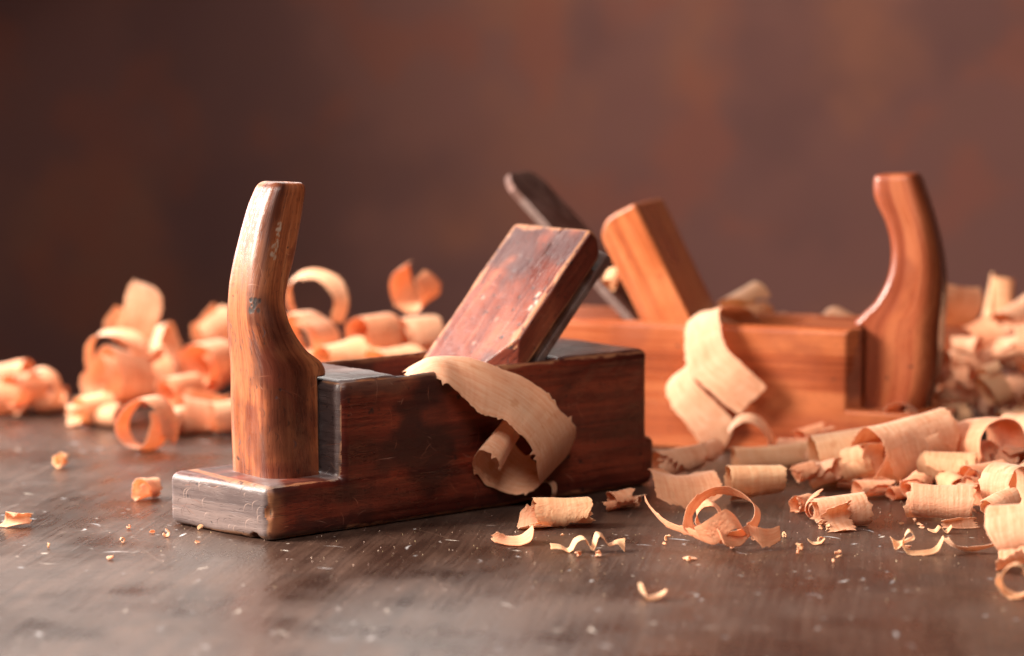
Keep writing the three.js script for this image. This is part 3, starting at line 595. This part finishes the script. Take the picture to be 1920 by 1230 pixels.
  [.1636, -.1325, .0069, .0061, .0036, .0148, 1.54, -34, 21, 312, .002, 2, 2.2, 5],
  [.2477, -.1714, 0, .0045, .0027, .0179, 1.96, -11, 11, 178, .0021, 0, 2.4, 5],
  [.1855, -.0918, .0021, .0064, .0038, .0077, 1.94, 50, 23, 292, .0019, 1, 2.0, 5],
  [.1474, -.1282, 0, .0063, .0038, .0135, 1.26, -30, 21, 358, .002, 0, 1.9, 5],
  [.2111, -.1776, .0048, .0073, .0044, .0206, 1.94, -68, 19, 98, .0021, 0, 1.3, 5],
  [.2207, -.1013, 0, .0043, .0026, .0137, 1.25, -6, 23, 265, .002, 2, 0.9, 5],
  [.2049, -.1069, .0001, .0057, .0034, .0117, 1.64, -68, -4, 326, .002, 2, 1.3, 5],
  [.2031, -.1668, .0013, .0065, .0039, .0149, 1.28, -61, -10, 205, .0021, 1, 2.4, 5],
  [.1656, .0149, 0, .001, .0008, .0027, .47, -17, 6, 238, .0004, 0, 0.5, 6],
  [.137, -.0262, 0, .0012, .001, .0013, .66, -3, 12, 208, .0005, 2, 0.5, 6],
  [.1782, -.0397, 0, .0008, .0006, .0019, .68, -56, -1, 97, .0005, 2, 0.5, 6],
  [.1307, .0023, 0, .0009, .0007, .0012, .86, -62, 14, 147, .0004, 0, 0.5, 6],
  [.1202, .016, 0, .0012, .0009, .0025, .84, -34, 0, 133, .0004, 2, 0.5, 6],
  [.1353, -.0409, 0, .0012, .001, .0024, .36, -45, -3, 175, .0005, 2, 0.5, 6],
  [.0215, -.0106, 0, .0008, .0007, .0012, .66, 0, 4, 213, .0005, 2, 0.5, 6],
  [.1972, -.0397, 0, .001, .0008, .0032, .38, 32, 14, 269, .0005, 0, 0.5, 6],
  [.1314, .0414, 0, .001, .0008, .0027, .72, -74, -1, 251, .0004, 0, 0.5, 6],
  [.0354, .0305, 0, .0008, .0007, .0017, .69, -17, 14, 110, .0004, 0, 0.5, 6],
  [.0271, .0305, 0, .0009, .0007, .0025, .57, -55, 14, 206, .0004, 1, 0.5, 6],
  [.134, -.0298, 0, .0009, .0007, .0023, .67, -63, -5, 172, .0005, 1, 0.5, 6],
  [.1785, -.0323, 0, .0009, .0007, .0024, .75, -54, -4, 140, .0005, 0, 0.5, 6],
  [.1344, .0327, 0, .0007, .0006, .0024, .75, 31, 14, 194, .0004, 2, 0.5, 6],
  [.0919, .0126, 0, .0013, .001, .0027, .83, 79, -4, 237, .0004, 1, 0.5, 6],
  [.1167, -.0106, 0, .0012, .0009, .001, .83, 29, 0, 215, .0005, 2, 0.5, 6],
  [.0642, .0046, 0, .0006, .0004, .0021, .54, -58, -4, 113, .0004, 1, 0.5, 6],
  [.1378, -.0523, 0, .0006, .0005, .0025, .78, -30, 10, 254, .0005, 2, 0.5, 6],
  [.1186, .025, 0, .0012, .001, .0014, .87, -10, -7, 119, .0004, 1, 0.5, 6],
  [.141, -.0397, 0, .0011, .0009, .001, .6, 50, -5, 152, .0005, 2, 0.5, 6],
  [.178, -.0472, 0, .001, .0008, .0013, .66, -62, -7, 187, .0005, 0, 0.5, 6],
  [.0723, .0393, 0, .0011, .0009, .0018, .84, -59, 14, 180, .0004, 2, 0.5, 6],
  [.0663, -.0035, 0, .0009, .0007, .002, .57, 49, -5, 181, .0004, 2, 0.5, 6],
  [.135, .0261, 0, .0007, .0005, .0022, .57, 35, 9, 242, .0004, 1, 0.5, 6],
  [.1709, -.0409, 0, .0007, .0006, .0019, .52, -29, -3, 155, .0005, 2, 0.5, 6],
  [.1029, -.0047, 0, .0008, .0006, .0013, .45, 62, 12, 121, .0005, 0, 0.5, 6],
  [-.1485, -.0129, 0, .0008, .0006, .0024, .64, -78, -8, 104, .0005, 0, 0.5, 6],
  [-.1649, .036, 0, .0009, .0007, .0028, .61, -18, 15, 229, .0004, 0, 0.5, 6],
  [-.1552, -.0201, 0, .001, .0008, .0021, .45, -1, -5, 158, .0005, 1, 0.5, 6],
  [-.167, -.0298, 0, .0014, .0011, .0021, .7, -69, -2, 98, .0005, 1, 0.5, 6],
  [-.1329, .0012, 0, .0011, .0009, .0018, .36, 43, 2, 123, .0004, 0, 0.5, 6],
  [-.1652, 0, 0, .0011, .0008, .0012, .79, -62, 13, 155, .0004, 2, 0.5, 6],
  [-.1352, -.0286, 0, .0006, .0005, .0016, .41, 73, 7, 257, .0005, 2, 0.5, 6],
  [-.1944, .0126, 0, .001, .0008, .0009, .78, -2, -8, 243, .0004, 2, 0.5, 6],
];
const HEAPS = [
  'blurred wood shaving curl in the heap left of the dark plane horn',
  'blurred wood shaving in the far heap at the back edge of the table',
  'blurred wood shaving curl piled between the two hand planes',
  'pale tip of shaving showing over the top of the lighter plane',
  'blurred wood shaving curl in the large heap behind the curved horn',
  'small mixed wood shaving curl tucked among the large rolls before the lighter plane',
  'tiny wood shaving crumb scattered on the bare table among the curls',
];
const DRAPED = [[-49.9, 62.6, -75.4, -44.8, 61.8, -66.6], [-38.2, 70.2, -70.8, -29.5, 61.6, -55.9], [-26.3, 71.2, -70.3, -21.3, 54.7, -57.5], [-13.1, 68.3, -70.8, -13.0, 48.2, -57.9], [0.0, 62.6, -75.2, -4.7, 43.2, -59.6], [12.1, 56.0, -81.4, -0.5, 39.6, -59.2], [22.3, 46.3, -88.0, 5.9, 33.2, -62.0], [27.9, 36.7, -94.5, 10.3, 25.2, -66.9], [28.5, 28.4, -100.2, 12.0, 16.7, -73.5], [23.4, 18.9, -101.8, 11.6, 9.3, -81.0], [14.7, 17.3, -96.3, 2.4, 6.2, -80.5], [6.1, 22.6, -89.7, -7.2, 9.4, -76.4], [-1.2, 31.8, -83.1, -15.1, 14.7, -71.1], [-5.3, 39.5, -76.0, -17.7, 22.7, -64.5], [-2.4, 42.1, -73.3, -13.5, 30.6, -60.1], [2.9, 39.4, -75.0, -7.1, 25.6, -61.5], [3.6, 34.3, -78.3, -6.0, 19.4, -65.1]];
const HANGING_A = [[130.0, 63.1, -257.8, 114.3, 59.2, -267.8], [121.0, 71.4, -250.5, 102.4, 69.1, -259.4], [107.0, 73.3, -240.7, 90.5, 64.4, -246.7], [105.2, 65.0, -233.9, 88.3, 54.7, -240.0], [108.4, 53.4, -228.5, 91.3, 40.2, -234.7], [117.6, 44.4, -224.0, 101.9, 29.9, -229.7], [128.9, 33.6, -223.1, 115.5, 19.2, -228.0]];
const HANGING_B = [[116.0, 41.3, -237.4, 101.5, 30.9, -242.7], [101.4, 48.8, -242.7, 86.7, 38.5, -248.1], [91.7, 43.6, -240.9, 79.7, 31.3, -245.3], [94.2, 34.4, -236.8, 82.8, 22.0, -241.0], [103.7, 25.1, -234.4, 90.4, 12.0, -239.2], [113.3, 14.2, -234.1, 96.6, 3.5, -240.2], [109.7, 1.0, -238.6, 100.4, -1.5, -242.0]];
const LOOP_A = [[56.2, 20.1, -4.2, 56.4, 17.6, -4.2], [58.4, 15.7, -2.2, 60.0, 12.4, -2.2], [64.2, 11.3, 3.8, 65.3, 7.6, 3.8], [72.8, 8.3, 9.8, 74.0, 5.1, 9.8], [82.3, 7.6, 17.8, 82.5, 3.8, 15.8], [94.7, 9.0, 15.8, 96.5, 4.1, 13.8], [101.2, 13.3, 9.8, 103.3, 8.4, 7.8], [101.7, 17.4, 3.8, 104.6, 14.8, 1.8], [95.9, 22.4, 0.8, 97.9, 18.8, -1.2], [86.9, 24.3, -0.2, 86.6, 20.2, -2.2], [77.8, 20.5, 1.8, 80.2, 16.9, -0.2], [72.8, 13.2, 5.8, 76.7, 10.9, 1.8], [73.5, 6.5, 9.8, 79.3, 4.9, 3.8], [81.8, 4.9, 9.8, 86.9, 7.9, 1.8], [88.2, 8.7, 5.8, 88.7, 14.0, -2.2], [86.2, 15.3, 0.8, 82.8, 18.1, -5.2], [80.4, 14.0, -2.2, 78.4, 15.6, -6.2], [78.0, 8.7, -0.2, 81.2, 6.8, -4.2], [83.5, 6.3, 1.8, 87.2, 6.0, -2.2]];
const LOOP_B = [[76.1, 9.8, 17.8, 78.3, 5.1, 18.8], [82.1, 12.9, 19.8, 85.5, 4.1, 20.8], [89.4, 17.1, 17.8, 93.7, 10.2, 19.8], [95.7, 9.8, 11.8, 98.7, 5.0, 13.8], [93.6, 5.8, 15.8, 96.3, 2.0, 16.8], [86.9, 8.4, 21.8, 88.7, 3.0, 21.8], [84.5, 11.0, 17.8, 87.1, 6.8, 13.8]];
const LOOP_C = [[98.4, 10.5, 11.8, 99.4, 5.9, 13.8], [100.9, 9.1, 13.8, 101.5, 4.0, 15.8], [103.8, 8.6, 13.8, 104.7, 1.5, 16.8], [108.7, 7.4, 9.8, 109.5, 1.8, 13.8], [112.9, 8.5, 5.8, 113.0, 2.8, 9.8]];
const WAVY = [[15.6, 3.0, 17.4, 15.7, 1.7, 22.4], [20.1, 2.3, 16.4, 20.4, 1.5, 21.4], [23.2, 1.0, 16.4, 24.0, 0.2, 21.4], [25.8, 5.3, 17.4, 27.5, 4.9, 22.4], [29.4, 6.4, 16.4, 30.6, 5.8, 22.4], [32.5, 2.1, 17.4, 33.7, 1.1, 22.4], [34.7, 8.0, 17.4, 36.3, 7.1, 22.4], [37.4, 7.3, 16.4, 38.4, 5.6, 21.4], [40.1, 3.2, 16.4, 40.6, 2.9, 21.4], [43.7, 4.4, 15.4, 43.9, 3.8, 21.4], [47.1, 4.9, 15.4, 47.0, 0.8, 22.4]];
const BOWL = [[-9.5, 3.1, 2.0, -8.8, 2.2, 4.0], [-5.7, 3.4, -4.0, -6.7, 1.6, 6.0], [-2.3, 1.6, -6.0, -2.2, 0.7, 7.0], [3.4, 2.0, -6.0, 4.0, 0.7, 7.0], [6.8, 4.7, -4.0, 8.1, 2.6, 6.0], [8.8, 7.2, -2.0, 9.2, 6.5, 3.0]];
const HOOK = [[48.6, 6.0, 108.0, 49.6, 6.7, 113.0], [49.5, 2.5, 107.0, 50.8, 3.8, 115.0], [51.5, 1.0, 108.0, 51.6, 0.9, 115.0], [55.2, 1.4, 108.0, 55.7, 1.1, 114.0], [59.0, 3.9, 110.0, 59.0, 3.8, 113.0]];
const SQUIGGLE = [[156.8, 7.2, 23.0, 157.3, 6.5, 26.0], [159.5, 5.4, 23.0, 158.9, 2.6, 27.0], [162.6, 5.9, 23.0, 162.4, 5.3, 27.0], [166.5, 8.1, 23.0, 166.4, 7.1, 27.0], [164.9, 10.2, 22.0, 164.7, 9.6, 26.0], [162.7, 6.7, 25.0, 161.4, 5.5, 28.0], [163.4, 2.6, 27.0, 164.0, 0.8, 29.0], [168.9, 2.2, 27.0, 169.3, 0.4, 29.0], [175.0, 3.3, 26.0, 175.6, 1.5, 28.0], [178.6, 8.1, 25.0, 178.7, 7.1, 27.0]];
const SLIVER = [[125.0, 2.3, 2.3, 125.2, 1.8, 3.3], [127.3, 0.9, 2.3, 127.2, 0.4, 5.3], [130.0, 1.4, 2.3, 130.1, 0.8, 5.3], [132.3, 2.8, 2.3, 132.3, 2.5, 4.3]];
const FRILL = [[179.3, 2.3, -21.3, 179.5, 1.8, -19.3], [182.5, 1.9, -21.3, 182.4, 1.0, -17.3], [184.3, 3.7, -21.3, 185.4, 2.7, -19.3], [186.7, 1.4, -21.3, 187.6, 0.6, -18.3], [189.9, 4.2, -21.3, 190.0, 3.2, -19.3]];
const SPLINTER = [[70.2, 0.4, 33.8, 70.3, 0.2, 35.8], [72.8, 0.9, 33.8, 72.8, 0.6, 37.8], [76.1, 0.2, 33.8, 76.0, 0.2, 35.8]];

// ---------------------------------------------------------------- building shavings
const SHAVE = [[[248, 210, 176], [236, 176, 136]], [[246, 196, 156], [232, 160, 116]], [[249, 214, 172], [239, 184, 138]]].map(([a, b], k) => {
  const S = new Sheet(0.08, 0.04, 8000);
  S.fill((u, v) => {
    const q = (x, y) => n2(x, y), f = fbm(u * 90, v * 1500 + k * 9, 3), chat = fbm(u * 700, v * 90 + 30, 2), fuzz = q(u * 1900, v * 1500), big = fbm(u * 40 + k, v * 60, 3);
    const t = clamp(0.5 + (f - 0.5) * 1.1 + (big - 0.5) * 0.8 + (chat - 0.5) * 0.4);
    let c = mix3(a, b, t); c = mix3(c, [214, 138, 88], sstep(0.62, 0.8, fbm(u * 160, v * 700 + 77, 3)) * 0.35);
    return [c, clamp(0.5 + (f - 0.5) * 0.35 + (chat - 0.5) * 0.3 + (fuzz - 0.5) * 0.5), 0.72];
  });
  return S.material({ bumpScale: 0.00022, transmission: 0.46, thickness: 0, specularIntensity: 0.6 });
});
// a thin sheet of wood given by P(t along, s across -1..1); ragged at its edges and ends
function sheetGeometry(P, len, wid, { rag = 1, seed = 1, step = 0.0009, th = 0.00022, ends = 1, flutter = 1 } = {}) {
  const nL = clamp(Math.round(len / step), 12, 420), nW = clamp(Math.round(wid / (step * 1.25)), 5, 30), o = seed * 31.7;
  const edge = (t, q) => {                                          // metres cut from (or left on) an edge
    const x = t * len; let e = 0.0010 * (fbm(x * 260 + o, q * 50, 3) - 0.5) + 0.0022 * (fbm(x * 60 + o, q * 70 + 5, 2) - 0.5);
    const cell = Math.floor(x / 0.0034 + o), hh = h2(cell, q + seed); if (rag > 1.8) { const xx = x / 0.0013 + 1.5 * n2(x * 300, seed), c2 = Math.floor(xx + o), h4 = h2(c2, q + seed + 9), f2 = xx + o - c2; e -= (h4 > 0.4 ? h4 : 0) * 0.0016 * n2(x * 160 + 3, seed) * (f2 < 0.2 + 0.3 * h4 ? 1 : 0); } if (hh > 0.72) { const f = x / 0.0034 + o - cell; e += (hh - 0.72) * 0.006 * Math.max(0, 1 - f * 1.6); }
    return e * rag;
  };
  const jag = (s, q) => { const y = s * wid * 0.5; return rag * ends * (0.0016 * (fbm(y * 420 + o, q * 40, 3) - 0.35) + 0.0022 * (n2(y * 130 + o, q * 30 + 3) - 0.5)); };
  const V = [];
  for (let i = 0; i <= nL; i++) for (let j = 0; j <= nW; j++) {
    let t = i / nL, s = 2 * j / nW - 1;
    const k = Math.abs(s) ** 3; s *= 1 + k * edge(t, s < 0 ? 1 : 2) / (wid * 0.5);
    const et = clamp(jag(s, 1) / len, -0.1, 0.1), ee = clamp(jag(s, 2) / len, -0.1, 0.1); t = t + et * (1 - t) ** 8 + ee * t ** 8;
    V.push(P(t, s));
  }
  const at = (i, j) => V[i * (nW + 1) + j], N = [];
  const sub = (a, b) => [a[0] - b[0], a[1] - b[1], a[2] - b[2]], cross = (a, b) => [a[1] * b[2] - a[2] * b[1], a[2] * b[0] - a[0] * b[2], a[0] * b[1] - a[1] * b[0]];
  for (let i = 0; i <= nL; i++) for (let j = 0; j <= nW; j++) {
    const n = cross(sub(at(Math.min(i + 1, nL), j), at(Math.max(i - 1, 0), j)), sub(at(i, Math.min(j + 1, nW)), at(i, Math.max(j - 1, 0)))), l = Math.hypot(...n) || 1;
    N.push(n.map((x) => x / l));
  }
  const pos = [], uv = [], index = [], M = V.length;
  for (const side of [1, -1]) V.forEach((v, q) => {
    const i = Math.floor(q / (nW + 1)), j = q % (nW + 1), x = i / nL * len, y = j / nW * wid;
    const d = flutter * (0.0007 * (fbm(x * 120 + o, y * 90, 2) - 0.5) + 0.0014 * (n2(x * 34 + o, y * 60) - 0.5) * Math.abs(2 * j / nW - 1)) + side * th / 2;
    pos.push(v[0] + N[q][0] * d, v[1] + N[q][1] * d, v[2] + N[q][2] * d); uv.push(x / 0.08 + o, y / 0.04 + o * 0.7);
  });
  for (let i = 0; i < nL; i++) for (let j = 0; j < nW; j++) { const a = i * (nW + 1) + j, b = a + nW + 1; index.push(a, b, a + 1, b, b + 1, a + 1, a + M, a + 1 + M, b + M, b + M, a + 1 + M, b + 1 + M); }
  for (let i = 0; i < nL; i++) for (const j of [0, nW]) { const a = i * (nW + 1) + j, b = a + nW + 1; j ? index.push(a, b, a + M, b, b + M, a + M) : index.push(a, a + M, b, b, a + M, b + M); }
  for (let j = 0; j < nW; j++) for (const i of [0, nL]) { const a = i * (nW + 1) + j, b = a + 1; i ? index.push(a, a + M, b, b, a + M, b + M) : index.push(a, b, a + M, b, b + M, a + M); }
  const g = new THREE.BufferGeometry();
  g.setAttribute('position', new THREE.Float32BufferAttribute(pos, 3)); g.setAttribute('uv', new THREE.Float32BufferAttribute(uv, 2)); g.setIndex(index);
  g.computeVertexNormals();
  return g;
}
function coilGeometry(r0, r1, turns, w, a0, pitch, rag, seed, coarse) {
  const r = rng(seed * 97 + 5), p1 = r() * 6.28, p2 = r() * 6.28, o1 = 0.03 + 0.07 * r(), o2 = 0.02 + 0.05 * r(), fl = (r() - 0.5) * 0.34, tw = (r() - 0.5) * 0.5;
  const skew = (r() - 0.5) * 0.9, bend = (r() - 0.5) * 0.5, open = turns > 0.9 ? 0.25 * r() : 0, cup = (r() - 0.3) * 0.12, taper = 0.5 * r();
  const len = Math.PI * (r0 + r1) * turns;
  const P = (t, s) => {
    const q = a0 + 6.2832 * turns * t + skew * s * w / (r0 + r1) * 0.5, tt = clamp(t);
    const R = mix(r1, r0, tt ** 1.2) * (1 + o1 * Math.sin(2 * q + p1) + o2 * Math.sin(3.3 * q + p2) + fl * s * (0.3 + 0.7 * tt) + cup * s * s + open * sstep(0.78, 1.05, tt) ** 2);
    const W = w * (1 - taper * sstep(0.16, 0, tt) - taper * 0.7 * sstep(0.86, 1, tt));
    const x = pitch * turns * (t - 0.5) + s * W / 2, y = R * Math.cos(q), z = R * Math.sin(q), b = bend * (tt - 0.5) + tw * s * 0.08, cb = Math.cos(b), sb = Math.sin(b);
    return [x * cb - z * sb, y, x * sb + z * cb];
  };
  return sheetGeometry(P, len, w, { rag, seed, step: coarse ? 0.0016 : 0.0009 });
}
function stripGeometry(rows, opt) {                     // between two edge curves through the given points
  const A = new THREE.CatmullRomCurve3(rows.map((q) => new THREE.Vector3(q[0], q[1], q[2]).multiplyScalar(0.001)), false, 'centripetal');
  const B = new THREE.CatmullRomCurve3(rows.map((q) => new THREE.Vector3(q[3], q[4], q[5]).multiplyScalar(0.001)), false, 'centripetal');
  let len = 0, wid = 0; const m = (q) => [(q[0] + q[3]) / 2000, (q[1] + q[4]) / 2000, (q[2] + q[5]) / 2000];
  rows.forEach((q, i) => { wid += Math.hypot(q[0] - q[3], q[1] - q[4], q[2] - q[5]) / 1000 / rows.length; if (i) { const a = m(q), b = m(rows[i - 1]); len += Math.hypot(a[0] - b[0], a[1] - b[1], a[2] - b[2]); } });
  const a = new THREE.Vector3(), b = new THREE.Vector3();
  return sheetGeometry((t, s) => { const tt = clamp(t); A.getPoint(tt, a); B.getPoint(tt, b); const k = (s + 1) / 2, q = opt.bulge ? (1 - s * s) * opt.bulge(tt) : 0; return [mix(a.x, b.x, k) + 0.35 * q, mix(a.y, b.y, k) + 0.75 * q, mix(a.z, b.z, k) + 0.5 * q]; }, len, wid, opt);
}
function setDown(g, lift) { g.computeBoundingBox(); g.translate(0, lift - g.boundingBox.min.y, 0); return g; }
function atBase(g) {                                     // a mesh whose own origin lies at the thing's base
  g.computeBoundingBox(); const b = g.boundingBox, c = new THREE.Vector3((b.min.x + b.max.x) / 2, b.min.y, (b.min.z + b.max.z) / 2);
  g.translate(-c.x, -c.y, -c.z); const m = new THREE.Mesh(g); m.position.copy(c); m.castShadow = m.receiveShadow = true; return m;
}
COILS.forEach(([x, z, lift, r0, r1, w, turns, yaw, tilt, a0, pitch, mat, rag, label], i) => {
  const heap = typeof label === 'number' && r0 > 0.0028, g = coilGeometry(r0, r1, turns, w, a0 * Math.PI / 180, pitch, rag, i + 1, heap);
  g.rotateZ(tilt * Math.PI / 180); g.rotateY(yaw * Math.PI / 180); setDown(g, Math.max(0.0002, lift)); g.translate(x, 0, z);
  const m = atBase(g); m.material = SHAVE[mat];
  const shared = typeof label === 'number';
  thing(m, 'wood_shaving', shared ? HEAPS[label] : label, 'wood shaving', shared ? HEAPS[label].replace('wood shaving', 'shavings') : undefined);
});
function strip(label, mat, parts, opts) {
  const g = mergeGeometries(parts.map((p, i) => stripGeometry(p, { seed: 300 + label.length * 3 + i, ...opts })));
  g.computeBoundingBox(); if (g.boundingBox.min.y < 0.0002) g.translate(0, 0.0002 - g.boundingBox.min.y, 0);
  const m = atBase(g); m.material = SHAVE[mat]; return thing(m, 'wood_shaving', label, 'wood shaving');
}
strip('long broad ribbon of shaving hanging from the throat down the dark plane', 0, [DRAPED], { rag: 1.6, step: 0.0006, flutter: 0.6, bulge: (t) => 0.0042 * sstep(0.0, 0.06, t) * sstep(0.45, 0.15, t) });
strip('folded ribbon of shaving draped over the side of the lighter plane', 0, [HANGING_A, HANGING_B], { rag: 0.8, step: 0.0008, flutter: 0.6 });
strip('looped shaving with a thin hoop, a coiled heart and a long pointed tail', 1, [LOOP_A, LOOP_B, LOOP_C], { rag: 1.0, step: 0.0006, flutter: 0.5 });
strip('narrow wavy strip of shaving like a crumpled zigzag', 2, [WAVY], { rag: 0.5, step: 0.0005, flutter: 0.5 });
strip('small bowl-shaped scrap of shaving with a frayed rim', 1, [BOWL], { rag: 1.2, step: 0.0005, flutter: 0.5 });
strip('small hooked yellow scrap of shaving alone on the front of the table', 2, [HOOK], { rag: 0.5, step: 0.0005, flutter: 0.3 });
strip('pale squiggle of thin shaving with a curled tendril', 2, [SQUIGGLE], { rag: 0.4, step: 0.0004, flutter: 0.3 });
strip('tiny curved sliver of shaving beside the fringed tube', 2, [SLIVER], { rag: 0.3, step: 0.0004, flutter: 0.2 });
strip('frayed little tuft of fibres below the smooth tubular shaving', 2, [FRILL], { rag: 0.4, step: 0.0004, flutter: 0.2 });
strip('flat orange splinter lying on the bare table', 1, [SPLINTER], { rag: 0.2, step: 0.0004, flutter: 0.2 });

// ---------------------------------------------------------------- sawdust
{
  const r = rng(404), n = 2600, g = new THREE.TetrahedronGeometry(0.00022), m = new THREE.MeshStandardMaterial({ color: new THREE.Color().setRGB(0.55, 0.42, 0.3), roughness: 0.9 });
  const im = new THREE.InstancedMesh(g, m, n), M = new THREE.Matrix4(), Q = new THREE.Quaternion(), E = new THREE.Euler(), s = new THREE.Vector3();
  for (let i = 0; i < n; i++) {
    const near = r() < 0.75, x = near ? mix(-0.16, 0.28, r()) : mix(-0.32, 0.32, r()), z = near ? mix(-0.10, 0.12, r() ** 1.2) : mix(-0.3, 0.2, r()), k = 0.4 + 1.3 * r() ** 4;
    E.set(r() * 6, r() * 6, r() * 6); Q.setFromEuler(E); s.set(k * (1 + 2 * r() ** 6), k * 0.7, k); M.compose(new THREE.Vector3(x, 0.0001 * k, z), Q, s); im.setMatrixAt(i, M);
    const q = 0.7 + 0.5 * r(); im.setColorAt(i, new THREE.Color(q, q * (0.85 + 0.2 * r()), q * (0.75 + 0.4 * r())));
  }
  im.name = 'sawdust'; im.userData = { label: 'fine pale sawdust specks scattered over the dark table', category: 'sawdust', kind: 'stuff' }; im.castShadow = im.receiveShadow = true;
  scene.add(im);
}
renderer.render(scene, camera);
